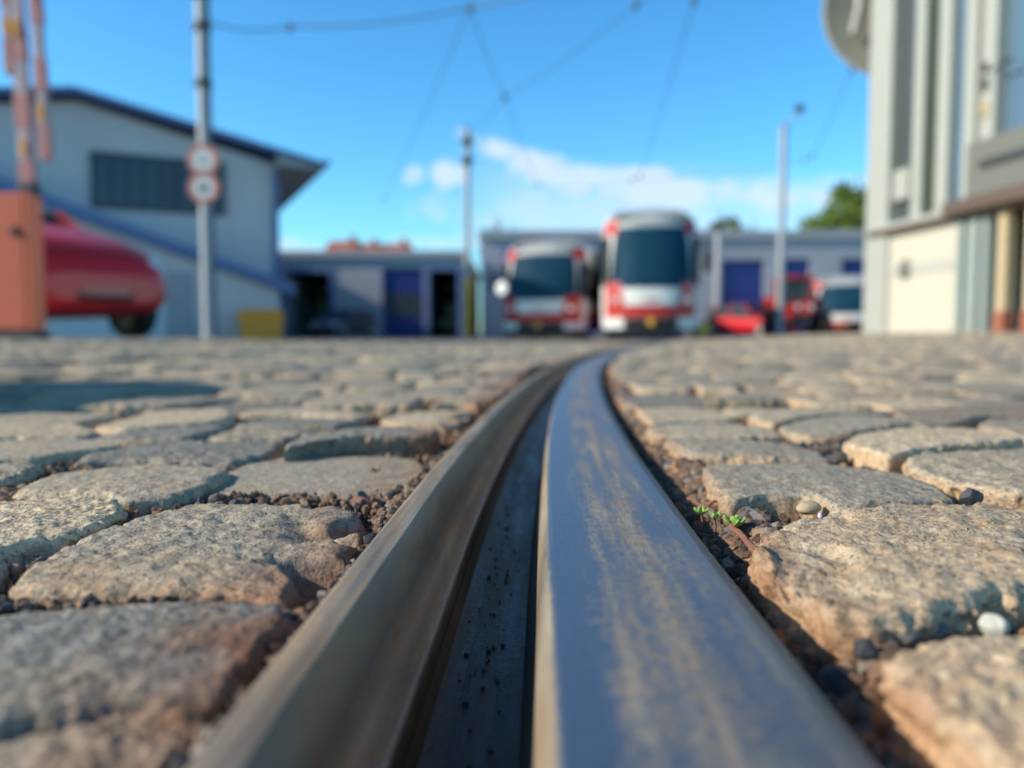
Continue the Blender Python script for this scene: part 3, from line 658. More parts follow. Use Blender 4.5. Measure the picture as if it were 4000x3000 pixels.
pebble('petal',atz(820,516,.0010),(.0009,.0008,.0012),M['pebp'],'tiny bright violet fleck on the large rough orange brown sett','fleck',2)
pebble('stone',(-.0745,.3735,-.009),(.008,.004,.0045),M['root'],'brown splinter of stone between the smooth sett and the very large rough sett','stone',21,True)
t_=MB(); t_.tube([(-.0832,.444,-.0045),(-.0812,.4435,-.0030),(-.0790,.444,-.0042),(-.0772,.4435,-.0028),(-.0764,.443,-.0002)],[.0006,.0011,.0010,.0007,.0002],8)
o=t_.build('twig',M['root'],smooth=True); tag(o,'tiny curled twig lying on the smooth flat grey sett','twig')
def root():
    pts=[];rs=[]
    ctrl=[(2690,1948,.0009,-.010),(2760,1985,.0012,-.008),(2830,2030,.0015,-.006),(2900,2090,.0014,-.008),(2950,2150,.0018,-.010),(3000,2230,.0019,-.012),(3060,2310,.0014,-.016)]
    for i in range(len(ctrl)-1):
        for k in range(5):
            t=k/5; a=[ctrl[i][j]*(1-t)+ctrl[i+1][j]*t for j in range(4)]
            px,py=a[0]/3.90625,a[1]/3.90625; b=-(py-384)/F; A=(px-512)/F; dz=-math.sin(PIT)+b*math.cos(PIT); dy=math.cos(PIT)+b*math.sin(PIT); T=(a[3]-HC)/dz
            pts.append((A*T+random.gauss(0,.0003),dy*T,a[3]+random.gauss(0,.0004))); rs.append(a[2]*random.uniform(.8,1.15))
    m=MB(); m.tube(pts,rs,8); o=m.build('root',M['root'],smooth=True); tag(o,'thin dry brown root lying in the gravel beside the rail','root')
    m=MB(); m.tube([pts[5],(pts[5][0]+.005,pts[5][1]+.006,-.006),(pts[5][0]+.011,pts[5][1]+.009,-.007)],[.0008,.0007,.0003],6); m.build('side_shoot',M['root'],o,smooth=True)
root()
def leaf_geo(m,base,az,el,L,w,th=.0007,curl=.3):
    n=8; V=[];Fc=[]
    for i in range(n+1):
        t=i/n; e=el+curl*t; r=L*t; ww=w*math.sin(math.pi*min(1,.12+.82*t)**.8)*(.35+.65*t) if t<1 else w*.02
        c=Vector(base)+Vector((math.cos(az)*math.cos(e)*r,math.sin(az)*math.cos(e)*r,math.sin(e)*r))
        sd=Vector((-math.sin(az),math.cos(az),0)); upv=Vector((-math.cos(az)*math.sin(e),-math.sin(az)*math.sin(e),math.cos(e)))
        for a in range(6):
            q=2*math.pi*a/6; V.append(c+sd*ww*math.cos(q)+upv*th*(1 if t<1 else .2)*math.sin(q)+upv*ww*.25*abs(math.cos(q)))
    for i in range(n):
        for a in range(6): b=(a+1)%6; Fc.append((i*6+a,i*6+b,i*6+6+b,i*6+6+a))
    m.add(V,Fc)
def sedum(loc,sc,label,leaves,stemlen=.004,tilt=0):
    e=empty('succulent',loc,0,label,'plant','little succulents in the gravel by the rail')
    m=MB(); m.tube([(0,0,-.004),(.0005,0,0),(0,0,stemlen*sc)],[.0007*sc,.0006*sc,.0006*sc],7); m.build('stem',M['root'],e,smooth=True)
    for k in range(leaves):
        m=MB(); ring=k<leaves*.6
        az=k*2.4+tilt; leaf_geo(m,(0,0,stemlen*sc),az,(.42 if ring else 1.0),(.0050 if ring else .0040)*sc,.0019*sc); m.build('leaf',M['plant'] if k%3 else M['sedum2'],e,smooth=True)
M['sedum2']=leafm('sedum_leaf_greyish',(.14,.17,.09),(.30,.36,.20))
sedum((.0955,.3255,-.0090),1.35,'small green succulent rosette between the rail and the flat grey sett',11,.0012)
sedum((.0860,.3440,-.0090),.95,'yellowish sprig of succulent just behind the green rosette',7,.0030,.8)
sedum((.0890,.3330,-.0090),.95,'short curved shoot left of the green rosette',4,.0035,2.)
# unseen dome added left of view to cast a shadow across the cobbles
o=MB().lathe([(0,.33),(.08,.322),(.16,.29),(.22,.24),(.265,.16),(.285,.06),(.29,-.02)],n=32).build('shadow_dome',M['concrete'],loc=(-1.11,.86,0),smooth=True); o.scale=(1.05,1.45,1.05); tag(o,'unseen, added shadow-casting bollard on the cobbles at far left','blocker')
# ================================================================== left depot hall with gable
def gz(x,y): return float(terr(x,y))
C0=Vector((-7.62,25,0)); DL=Vector((-.904,-.428,0)); NL=Vector((.428,-.904,0))   # along the gable wall to the left, wall normal towards the yard
AL=math.atan2(DL.y,DL.x)
hall=empty('depot_hall',(C0.x,C0.y,gz(C0.x,C0.y)),AL,'grey depot hall with a shallow gable roof and blue edges at left','building')
# local x runs left along the wall, local y = into the building when negative?  (x right-hand rule: y = left of DL)
YI=1 if Matrix.Rotation(AL,3,'Z')@Vector((0,1,0)) @ NL <0 else -1      # +1: local +y points into the building
def yy(a,b): return (min(a*YI,b*YI),max(a*YI,b*YI))
def hprism(poly,a,b): 
    m=MB(); y0,y1=yy(a,b); return m.prism(poly,y0,y1,'y')
hprism([(0,-.3),(0,5.60),(5.5,6.88),(14,5.5),(14,-.3)],0,30).build('wall',M['wall'],hall)
m=MB(); y0,y1=yy(-.6,30.5)
m.prism([(-1.45,5.56),(5.5,7.00),(14.6,5.65),(14.6,5.80),(5.5,7.15),(-1.45,5.71)],y0,y1,'y'); m.build('roof',M['trim_blue'],hall)
m=MB(); y0,y1=yy(-.86,30.4); m.prism([(-1.40,5.40),(-.02,5.40),(-.02,5.74),(-1.40,5.45)],y0,y1,'y'); m.build('soffit',M['soffit'],hall)
m=MB(); y0,y1=yy(-.88,30.4); m.tube([(-1.5,y0,5.62),(-1.5,y1,5.62)],.11,10); m.build('gutter',M['trim_blue'],hall,smooth=True)
# window band
def tl(px):   # wall coordinate seen at a column of the picture
    r=(px-512)/F; return (C0.x-r*C0.y)/(-DL.x+r*DL.y)*1.0
def wall_t(px):
    r=(px-512)/F; return (r*C0.y-C0.x)/(DL.x-r*DL.y)
a,b=wall_t(226),wall_t(100)
wf=MB(); y0,y1=yy(-.10,-.003)
z0,z1=3.95,5.42
for (x0,x1,zz0,zz1) in ((a-.08,b+.08,z0-.08,z0),(a-.08,b+.08,z1,z1+.08),(a-.08,a,z0,z1),(b,b+.08,z0,z1)): wf.box(x0,x1,y0,y1,zz0,zz1)
n=8
for i in range(1,n): x=a+(b-a)*i/n; wf.box(x-.03,x+.03,y0,y1,z0,z1)
f=wf.build('window',M['dgrey'],hall); y0,y1=yy(-.05,-.01); MB().box(a,b,y0,y1,z0,z1).build('pane',M['win'],f)
# corner downpipe and lower extension
y0,y1=yy(-.16,-.02); MB().tube([(-.02,(y0+y1)/2,-.3),(-.02,(y0+y1)/2,5.35)],.09,10).build('downpipe',M['trim_blue'],hall,smooth=True)
ex=empty('lean_to',tuple(C0+NL*1.2+DL*0+Vector((0,0,gz(C0.x,C0.y)))),AL,'low lean-to along the depot hall with a slanting blue roof edge','building')
sl=(4.15-1.62)/7.4
y0,y1=yy(0,1.195); MB().prism([(.1,-.3),(.1,1.5),(9.,1.5+sl*8.9),(9.,-.3)],y0,y1,'y').build('wall',M['wall'],ex)
y0,y1=yy(-.25,1.19); MB().prism([(-.35,1.37),(9.2,1.37+sl*9.55),(9.2,1.72+sl*9.55),(-.35,1.70)],y0,y1,'y').build('roof',M['trim_blue'],ex)
y0,y1=yy(-.05,-.003)
for x0,x1,zt,mt,nm in ((2.55,3.25,2.0,M['wall2'],'door'),(3.3,4.3,2.5,M['pale'],'panel'),(4.4,6.3,2.3,M['pale'],'panel')): MB().box(x0,x1,y0,y1,-.25,zt,.01).build(nm,mt,ex)
# ================================================================== rear depot buildings
def slab_building(label,x0,x1,Y,H,openings,mat,fascia,depth=18):
    g=gz((x0+x1)/2,Y); e=empty('depot_building',(x0,Y,g),0,label,'building'); w=x1-x0
    ops=sorted(openings,key=lambda o:o[0]); m=MB(); cur=0
    for (a,b,z0,z1,kind) in ops:
        a-=x0;b-=x0
        if a>cur: m.box(cur,a,0,.4,-.4,H)
        m.box(a,b,0,.4,z1,H); cur=b
        if z0>0: m.box(a,b,0,.4,-.4,z0)
    if cur<w: m.box(cur,w,0,.4,-.4,H)
    m.box(0,w,depth-.4,depth,-.4,H); m.box(0,.4,.4,depth-.4,-.4,H); m.box(w-.4,w,.4,depth-.4,-.4,H)
    m.build('wall',mat,e)
    MB().box(-.15,w+.15,-.25,depth+.2,H,H+fascia,.03).build('roof',M['wall2'],e)
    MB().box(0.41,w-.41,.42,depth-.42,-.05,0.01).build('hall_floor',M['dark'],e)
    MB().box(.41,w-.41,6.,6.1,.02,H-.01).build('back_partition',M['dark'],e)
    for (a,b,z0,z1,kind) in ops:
        a-=x0;b-=x0
        if kind=='blue' or kind=='band':
            d=MB(); n=max(3,int((z1-z0)/.45))
            for i in range(n): d.box(a+.02,b-.02,.18,.24,z0+(z1-z0)*i/n+.01,z0+(z1-z0)*(i+1)/n-.01)
            d.box(a+.03,b-.03,.21,.27,z0,z1-.01); dd=d.build('door',M['blue'],e)
            if kind=='blue':
                k=3
                for i in range(k):
                    xx0=a+.25+(b-a-.3)*i/k; MB().box(xx0,xx0+(b-a-.3)/k-.2,.15,.175,z0+1.2,z0+2.6).build('pane',M['gglass'],dd)
        elif kind=='open':
            fr=MB()
            fr.box(a-.25,a,-.06,-.003,-.1,z1+.25); fr.box(b,b+.25,-.06,-.003,-.1,z1+.25); fr.box(a,b,-.06,-.003,z1,z1+.25); fr.build('door_frame',M['trim_blue'],e)
            r=random.Random(int(a*10))
            for i in range(9):
                x=r.uniform(a+.2,b-.6); z=r.uniform(.3,z1*.85); MB().box(x,x+r.uniform(.3,.9),3+i*.25,3.2+i*.25,z,z+r.uniform(.2,.8)).build('shelf_load',M['bulk'],e)
    return e
Yb=45.
def bx(px): return (px-512)/F*Yb
def bz(py): return (334-py)/F*Yb+.15
slab_building('low blue-grey depot building with two dark openings and a blue door, left of the trams',bx(276),bx(466),Yb,bz(258),
  [(bx(289),bx(331),0,bz(272),'open'),(bx(383),bx(424),0,bz(268),'blue'),(bx(430),bx(458),0,bz(270),'open')],M['wall2'],.42)
slab_building('tall grey depot hall behind the trams with dark blue doors at right',bx(480),bx(1010),Yb+1.5,bz(236),
  [(bx(507),bx(590),0,bz(250),'open'),(bx(610),bx(690),0,bz(250),'band'),(bx(727),bx(771),0,bz(257),'band'),(bx(786),bx(818),0,bz(256),'band'),(bx(850),bx(905),0,bz(256),'band')],M['wall2'],.5)
# ================================================================== houses and trees beyond
for (px0,px1,py0,Y,lab) in ((326,352,236,95,'small house with red tiled roof beyond the depot, left one of the pair'),(352,405,239,100,'long house with red tiled roof and chimney beyond the depot')):
    x0=(px0-512)/F*Y; x1=(px1-512)/F*Y; zt=(334-py0)/F*Y; e=empty('house',(x0,Y,0),0,lab,'house'); w=x1-x0
    MB().box(0,w,0,9,0,zt-2.2).build('wall',M['plaster'],e)
    MB().prism([(-.4,zt-2.4),(9.4,zt-2.4),(4.5,zt)],-.4,w+.4,'x').build('roof',M['tile'],e)
    rf=e.children[-1]
    for q in (0.75,) if w<5 else (.3,.88): MB().box(w*q,w*q+.7,3.2,3.9,zt-1.4,zt+.5).build('chimney',M['tile'],rf)
    for i in range(3): MB().box(w*(.15+.28*i),w*(.15+.28*i)+w*.13,-.06,-.003,zt-4.6,zt-3.2).build('window',M['dglass'],e)
def tree(label,x,y,h,r,mat,seed,group='trees beyond the depot roofs',leaf=.22,n=5200):
    R=np.random.default_rng(seed); e=empty('tree',(x,y,0),0,label,'tree',group)
    m=MB(); m.tube([(0,0,-.2),(.1,0,h*.35),(.05,.1,h*.7),(0,0,h*.92)],[r*.10,r*.075,r*.045,.04],10)
    for k in range(8):
        a=k*2.4; z=h*(.4+.06*k); m.tube([(0,0,z),(math.cos(a)*r*.4,math.sin(a)*r*.4,z+h*.09),(math.cos(a)*r*.8,math.sin(a)*r*.8,z+h*.14)],[r*.035,r*.022,.02],6)
    m.build('trunk',M['bark'],e,smooth=True)
    cl=[]; 
    for k in range(34):
        d=R.normal(size=3); d/=np.linalg.norm(d); d[2]*=.8; cl.append((np.array([0,0,h*.68])+d*np.array([r,r,h*.30])*R.uniform(.35,.95),r*R.uniform(.18,.36)))
    V=[]
    for i in range(n):
        c,s=cl[R.integers(len(cl))]; d=R.normal(size=3); d/=np.linalg.norm(d); p=c+d*s*R.uniform(.4,1.05)
        a=R.normal(size=3); a/=np.linalg.norm(a); b=np.cross(a,R.normal(size=3)); b/=np.linalg.norm(b); q=leaf*R.uniform(.6,1.3)
        V+= [p-a*q,p+b*q*.5,p+a*q,p-b*q*.5]
    fast_mesh('crown',np.array(V),np.arange(len(V)).reshape(-1,4),mat,e,smooth=False)
def tx(px,Y): return (px-512)/F*Y
tree('broad green tree above the depot roof at right, its left crown',tx(824,62),62,11.2,3.0,M['leaf'],3)
tree('broad green tree above the depot roof beside the white booth',tx(855,60),60,12.6,3.0,M['leaf'],4)
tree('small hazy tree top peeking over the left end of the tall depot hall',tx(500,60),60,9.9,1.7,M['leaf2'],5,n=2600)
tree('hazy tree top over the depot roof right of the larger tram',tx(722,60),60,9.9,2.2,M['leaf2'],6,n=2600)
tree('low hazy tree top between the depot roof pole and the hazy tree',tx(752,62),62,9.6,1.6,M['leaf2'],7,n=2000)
# ================================================================== trams
def make_tram():
    e=empty('tram',(0,0,0),0,'x','tram','trams parked in front of the depot')
    w=1.25; Hh=3.45; Lg=14.
    def front(x,z):      # y of the nose surface (front is towards -y)
        k=abs(x)/w; y=.62*k**2.6
        if z>1.25: y+=(z-1.25)**1.5*.20
        if z<.9: y+=(.9-z)*.10
        return y
    def side(z): return w*(1-.0*z)-max(0,z-2.6)**2*.18-max(0,.8-z)*.05
    zs=[.32,.6,.75,.9,1.1]+[1.25+.1*i for i in range(21)]
    # body shell, nose curved in plan
    m=MB(); nx=64; V=[];Fc=[]
    for z in zs:
        sw=side(z)
        for i in range(nx+1): x=-w+2*w*i/nx; xx=x*sw/w; V.append((xx,front(x,z),z))
        V.append((sw,Lg,z)); V.append((-sw,Lg,z))
    n=nx+3
    for j in range(len(zs)-1):
        for i in range(n): Fc.append((j*n+i,j*n+(i+1)%n,(j+1)*n+(i+1)%n,(j+1)*n+i))
    Fc.append(tuple((len(zs)-1)*n+i for i in range(n))); Fc.append(tuple(range(n-1,-1,-1)))
    m.add(V,Fc); m.build('body',M['white'],e)
    def patch(name,mat,fx,z0,z1,off,par=e,nu=12,nv=6,sm=True):
        m=MB()
        def fn(u,v):
            z=z0+(z1-z0)*v; a,b=fx(v); x=a+(b-a)*u; return (x*side(z)/w,front(x,z)-off,z)
        m.grid(fn,nu,nv); return m.build(name,mat,par,smooth=sm)
    ws=patch('windscreen',M['shield'],lambda v:(-1.03-.06*v*(1-v)*2+.12*v,1.03+.06*v*(1-v)*2-.12*v),1.36,2.96,.012)
    for sx in(-1,1): patch('quarter_glass',M['tglass'],lambda v,sx=sx:tuple(sorted((sx*1.05,sx*1.245))),1.42,2.75,.014)
    patch('headboard',M['tramgrey'],lambda v:(-.84,.84),2.98,3.2,.012)
    for sx in (-1,1):
        patch('corner_marker',M['red'],lambda v,sx=sx:tuple(sorted((sx*.88,sx*1.22))),2.78,3.18,.022)
        hp=patch('headlamp_pod',M['red'],lambda v,sx=sx:tuple(sorted((sx*(.62+.16*v),sx*(1.16)))),.60,1.50,.02)
        m=MB(); m.lathe([(0,-.05),(.07,-.045),(.10,-.01),(.10,.03)],c=(sx*.90,front(sx*.9,1.05)-.02,1.05),axis='y',n=14); m.build('headlamp',M['lamp'],hp,smooth=True)
    patch('lower_band',M['red'],lambda v:(-.64,.64),.60,.90,.016)
    patch('front_panel',M['white'],lambda v:(-.64,.64),.92,1.34,.010)
    MB().tube([(0,0,0),(0,0,0)],.01,3)
    # fleet lettering: small illegible red mark under the windscreen, built as three bars
    m=MB()
    for x0,x1 in((-.16,-.06),(-.04,.05),(.07,.16)): m.box(x0,x1,front(0,1.05)-.03,front(0,1.05)-.014,1.02,1.09)
    m.build('emblem',M['signred'],e)
    m=MB(); m.box(-.62,.62,.25,.6,.30,.60,.02); m.build('coupler_recess',M['black'],e)
    patch('coupler_opening',M['black'],lambda v:(-.70,.70),.33,.58,.022)
    m=MB(); m.box(-.9,.9,.35,1.2,.12,.34,.03); m.build('lifeguard',M['dgrey'],e)
    m=MB(); m.box(-.07,.07,-.12,.25,.42,.54,.02); m.lathe([(0,-.16),(.09,-.15),(.1,-.11),(0,-.1)],c=(0,0,.48),axis='y',n=12); m.build('coupler',M['yellow'],e)
    for sx in (-1,1):
        m=MB(); X0=sx*(w+.004); a,b=sorted((X0,X0+sx*.012)); m.box(a,b,.66,Lg-.3,1.35,2.6); m.build('side_windows',M['dglass'],e)
        m=MB(); a,b=sorted((sx*(w-.01),sx*(w+.016))); m.box(a,b,.9,Lg-.1,.30,.62); m.build('skirt',M['violet'],e)
        m=MB(); m.box(a,b,1.0,Lg-.2,.66,.98); m.build('side_stripe',M['red'],e)
        m=MB(); m.tube([(sx*1.1,.45,2.55),(sx*1.38,.22,2.5),(sx*1.42,.2,2.3)],.02,6); m.box(sx*1.42-.1,sx*1.42+.1,.16,.24,1.75,2.3,.03); m.build('mirror',M['black'],e)
    # roof shroud, lower in front
    m=MB(); V=[];Fc=[]; st=[(.55,.02,.93),(.9,.16,1.02),(1.5,.30,1.06),(3,.36,1.06),(Lg-1,.36,1.06),(Lg-.2,.05,.95)]
    for y,h,ww in st:
        for x,z in ((-ww,3.24),(-ww*.97,3.24+h*.7),(-ww*.75,3.24+h),(0,3.26+h*1.06),(ww*.75,3.24+h),(ww*.97,3.24+h*.7),(ww,3.24)): V.append((x,y,z))
    for j in range(len(st)-1):
        for i in range(6): Fc.append((j*7+i,j*7+i+1,(j+1)*7+i+1,(j+1)*7+i))
    m.add(V,Fc+[tuple(range(6,-1,-1)),tuple((len(st)-1)*7+i for i in range(7))]); m.build('roof_shroud',M['tramgrey'],e,smooth=True)
    for yb in (2.6,10.8):
        m=MB(); m.box(-.95,.95,yb-1.1,yb+1.1,.28,.5)
        for dy in (-.75,.75):
            for sx in (-.62,.62): m.lathe([(0,-.06),(.3,-.06),(.3,.06),(0,.06)],c=(sx,yb+dy,.30),axis='x',n=18)
        m.build('bogie',M['black'],e)
    return e
T2=make_tram(); hd=-math.atan2(.205,1)
T2.location=(3.55,19.7,gz(3.6,20)+.0); T2.rotation_euler=(0,0,-.13)
T2['label']='larger nearer white and red tram with a blue windscreen, right of centre'
T1=copy_tree(T2); T1.location=(.92,26.6,gz(1.2,27)); T1.rotation_euler=(0,0,-.30); T1.scale=(1.2,1,1); T1['label']='smaller white and red tram, the white disc at its side, left of the larger tram'
T3=copy_tree(T2); T3.location=(14.3,33.,gz(14.3,33)); T3.rotation_euler=(0,0,-.42); T3['label']='third tram half hidden behind the white booth at right, seen from its corner'; T3.scale=(1.15,1.,.78)
# white disc added to stand in for a sun glint near the smaller tram
sd_=empty('glint_disc',(-.23,20.,gz(0,20)),-.70,'round white disc added as a glint, on a thin post beside the smaller tram','sign')
MB().tube([(0,0,-.1),(0,0,1.36)],.02,8).build('post',M['dgrey'],sd_)
MB().lathe([(0,-.04),(.17,-.035),(.18,0),(.17,.02),(0,.02)],c=(0,-.04,1.36),axis='y',n=28).build('disc',M['discw'],sd_,smooth=True)
# ================================================================== cars
def make_car(label,col,loc,rz,cat='car',name='parked_car',L=4.2,Wd=1.72,Ht=1.45,bk=1.):
    e=empty(name,(loc[0],loc[1],gz(loc[0],loc[1]) if len(loc)<3 else loc[2]),rz,label,cat)
    # car points along +x, nose at x=L/2
    st=[(-.5,.42,.80,.60),(-.485,.30,.95,.80),(-.44,.24,1.00,.93),(-.36,.22,1.02,.98),(-.2,.2,1.00,1),(0,.2,.98,1),(.16,.2,.95,1),(.24,.2,.92,.99),(.34,.21,.84,.97),(.42,.23,.76,.93),(.465,.26,.68,.86),(.49,.30,.60,.76),(.5,.36,.52,.64)]
    V=[];Fc=[];n=16
    for fx,zb,zt,fw in st:
        for k in range(n):
            a=2*math.pi*(k+.5)/n; ca,sa=math.cos(a),math.sin(a)
            yv=math.copysign(abs(ca)**.42,ca)*Wd/2*fw; zv=math.copysign(abs(sa)**.5,sa)
            zt_=.3+(zt-.3)*bk; zc=(zb+zt_)/2; V.append((fx*L,yv*(1-.05*max(0,zv)),zc+zv*(zt_-zb)/2))
    for j in range(len(st)-1):
        for k in range(n): Fc.append((j*n+k,j*n+(k+1)%n,(j+1)*n+(k+1)%n,(j+1)*n+k))
    Fc+= [tuple(range(n)),tuple((len(st)-1)*n+k for k in range(n-1,-1,-1))]
    MB().add(V,Fc).build('body',col,e,smooth=True)
    def cabin(x0,x1,x2,x3,z0,z1,w0,w1,ins=0):
        V=[]
        for x,z,w in ((x0,z0,w0),(x1,z1,w1),(x2,z1,w1),(x3,z0,w0)): V+=[(x*L,-w*Wd/2,z),(x*L,w*Wd/2,z)]
        return V
    g=cabin(-.44,-.33,.06,.235,.90,Ht-.05,.93,.74); F6=[(0,1,3,2),(2,3,5,4),(4,5,7,6),(0,2,4,6),(1,7,5,3),(0,6,7,1)]
    MB().add(g,F6).build('windows',M['dglass'],e)
    r=MB(); r.grid(lambda u,v:((-.335+.40*u)*L,(v*2-1)*.745*Wd/2,Ht-.052+.055*math.sin(math.pi*min(1,max(0,u)))**.5*(1-abs(v*2-1)**3)),10,8)
    for s in (-1,1):
        for (xa,za,xb,zb) in ((-.44,.9,-.335,Ht-.05),(.235,.9,.062,Ht-.05),(-.12,.92,-.12,Ht-.05)):
            wa=.935*Wd/2; wb=.75*Wd/2; r.tube([(xa*L,s*wa,za),(xb*L,s*wb,zb)],.035,6)
    r.build('roof',col,e,smooth=True)
    for fx in (-.315,.325):
        for s in (-1,1):
            wh=MB().lathe([(.20,-.1),(.31,-.10),(.325,-.06),(.325,.06),(.31,.1),(.20,.1)],c=(fx*L,s*(Wd/2-.11),.325),axis='y',n=22).build('wheel',M['black'],e,smooth=True)
            MB().lathe([(0,-.06),(.12,-.085),(.205,-.1),(.205,.1),(.12,.085),(0,.06)],c=(fx*L,s*(Wd/2-.11),.325),axis='y',n=14).build('rim',M['tramgrey'],wh)
    for s in (-1,1):
        MB().lathe([(0,.09),(.06,.075),(.105,.03),(.115,-.06)],c=(.458*L,s*Wd*.33,.60*(.75+.25*bk*1.25)),axis='x',n=16).build('headlight',M['lamp'],e,smooth=True)
        MB().box(.235*L-.1,.235*L+.05,s*(Wd/2+.02)-.08,s*(Wd/2+.02)+.08,.93,1.05,.03).build('wing_mirror',col,e)
        MB().box(-.493*L,-.47*L,s*Wd*.34-.12,s*Wd*.34+.12,.72,.86,.02).build('tail_light',M['red'],e)
    m=MB(); m.box(.478*L,.503*L,-.30,.30,.36,.43,.015); m.build('grille',M['black'],e)
    m=MB(); m.box(.5*L-.02,.5*L+.012,-.24,.24,.40,.50,.008); m.build('number_plate',M['signred'],e)
    return e
make_car('red car with rounded nose standing behind the orange barrier cabinet',M['carred'],(-6.72,9.85),-.50,L=4.3,Wd=1.82,Ht=1.46,bk=1.42)
COL.objects['parked_car'].scale=(1.15,1.15,1.18)
make_car('small dark car parked before the low depot building',simple('dark_car_lacquer',(.03,.035,.06),.3,coat=1),(-8.6,39.5),-1.9)
make_car('red car parked nose first between the larger tram and the red tractor',M['carred'],(11.3,36.5),-1.05,L=4.4,Wd=1.9,Ht=1.62,bk=1.2)
# tractor
def tractor():
    e=empty('tractor',(11.35,31.,gz(11,31)),-1.75,'red tractor with big black wheels parked beside the third tram','tractor')
    b=MB(); b.box(.2,2.1,-.36,.36,.85,1.42,.10); b.box(-1.1,.2,-.45,.45,.7,1.1,.06); b.build('bonnet',M['red'],e)
    MB().box(-1.0,2.0,-.25,.25,.45,.85,.05).build('chassis',M['dgrey'],e)
    cb=MB(); 
    for x,y in ((-1.05,-.62),(-1.05,.62),(.25,-.62),(.25,.62)): cb.box(x-.04,x+.04,y-.04,y+.04,1.1,2.35)
    cb.build('cab_frame',M['red'],e); MB().box(-1.0,.2,-.58,.58,1.12,2.33).build('cab_glass',M['dglass'],e)
    MB().box(-1.2,.42,-.72,.72,2.35,2.5,.05).build('cab_roof',M['red'],e)
    for x,r,w,s in ((-.6,.78,.24,-1),(-.6,.78,.24,1),(1.6,.48,.18,-1),(1.6,.48,.18,1)):
        t=MB().lathe([(r*.5,-w),(r*.93,-w),(r,-w*.7),(r,w*.7),(r*.93,w),(r*.5,w)],c=(x,s*.85,r),axis='y',n=26); 
        for k in range(16):
            a=2*math.pi*k/16; t.box(x+math.cos(a)*r-.04,x+math.cos(a)*r+.04,s*.85-w*.9,s*.85+w*.9,r+math.sin(a)*r-.04,r+math.sin(a)*r+.04)
        wh=t.build('wheel',M['black'],e); MB().lathe([(0,-w*.5),(r*.5,-w*.9),(r*.5,w*.9),(0,w*.5)],c=(x,s*.85,r),axis='y',n=16).build('rim',M['red'],wh)
    for s in (-1,1):
        MB().prism([(-1.45,1.1),(-1.3,1.5),(-.9,1.68),(-.3,1.68),(.1,1.35),(.1,1.28),(-.32,1.6),(-.88,1.6),(-1.22,1.44),(-1.38,1.1)],s*.85-.25,s*.85+.25,'y').build('mudguard',M['red'],e)
        MB().lathe([(0,.05),(.09,.04),(.1,-.02)],c=(2.1,s*.24,1.2),axis='x',n=12).build('headlight',M['lamp'],e)
    MB().tube([(1.3,.2,1.4),(1.3,.2,2.3)],.04,8).build('exhaust',M['dgrey'],e)
tractor()
# yellow machines / bins
e=empty('grit_bin',(-7.55,23.15,gz(-7,23)),.42,'ochre yellow grit bin standing at the corner of the depot hall','bin')
MB().prism([(-.55,0),(.55,0),(.62,.72),(-.62,.72)],-.38,.38,'y').build('container',M['ochre'],e)
MB().prism([(-.66,.722),(.66,.722),(.64,.80),(.5,.90),(-.5,.90),(-.64,.80)],-.42,.42,'y').build('lid',M['ochre'],e)
e=empty('pallet_truck',(5.75,23.5,gz(5,23)),.3,'yellow block and small trolley on the ground right of the larger tram','trolley')
m=MB(); m.box(-.28,.28,-.2,.2,.12,.5,.06); m.build('body',M['yellow'],e)
m=MB()
for s in(-.2,.2): m.lathe([(0,-.04),(.09,-.04),(.09,.04),(0,.04)],c=(s,-.18,.09),axis='y',n=12)
m.build('wheel',M['black'],e); MB().tube([(.25,0,.4),(.42,0,1.0),(.30,0,1.05)],.03,8).build('handle',M['brown'],e)
# ================================================================== poles, signs, wires
def pole(label,px,py_top,Y,r,ylow=0,extra=None):
    b=W(px,334,Y); g=gz(b.x,Y); top=W(px,py_top,Y).z-g if py_top is not None else 9.5
    e=empty('catenary_pole',(b.x,Y,g),0,label,'pole','poles carrying the overhead wires')
    MB().tube([(0,0,-.1),(0,0,top*.5),(0,0,top)],[r,r*.93,r*.85],16).build('shaft',M['steelpost'],e,smooth=True)
    if ylow: MB().tube([(0,0,-.05),(0,0,ylow)],r*1.06,16).build('painted_foot',M['yellow'],e,smooth=True)
    MB().lathe([(r*1.9,-.05),(r*1.9,.03),(r*1.05,.09)],n=14).build('base_collar',M['concrete'],e)
    MB().lathe([(0,top+.06),(r*.9,top+.03),(r*.92,top-.02)],n=14).build('cap',M['dgrey'],e,smooth=True)
    return e
PA=pole('tall grey pole with two round prohibition signs, in front of the left depot hall',209.5,None,15,.125)
for z in (5.95,6.55,4.9):
    MB().lathe([(.17,-.06),(.17,.06)],c=(0,0,z),n=14).build('clamp',M['dgrey'],PA)
MB().tube([(.125,-.02,-.05),(.125,-.02,7.5)],.03,6).build('cable',M['dgrey'],PA)
PB=pole('slim pale pole with a yellow foot, standing left of the trams',468,128,29,.13,2.3)
for z in (7.3,6.6):
    MB().lathe([(.16,-.16),(.22,0),(.16,.16)],c=(0,0,z),n=14).build('insulator',M['dgrey'],PB,smooth=True)
PC=pole('slim pale lamp pole in front of the tall depot hall, near the red tractor',779.5,126,29,.14)
m=MB(); m.tube([(0,0,7.75),(.30,0,8.15),(.52,0,8.42)],.04,8); m.build('arm',M['steelpost'],PC,smooth=True)
m=MB(); m.lathe([(0,.16),(.14,.12),(.2,0),(.14,-.12),(0,-.16)],c=(.56,0,8.5),n=16); m.build('lamp_head',M['dgrey'],PC,smooth=True)
PD=pole('short pale post against the tall depot hall, right of the larger tram',717,232,40,.2)
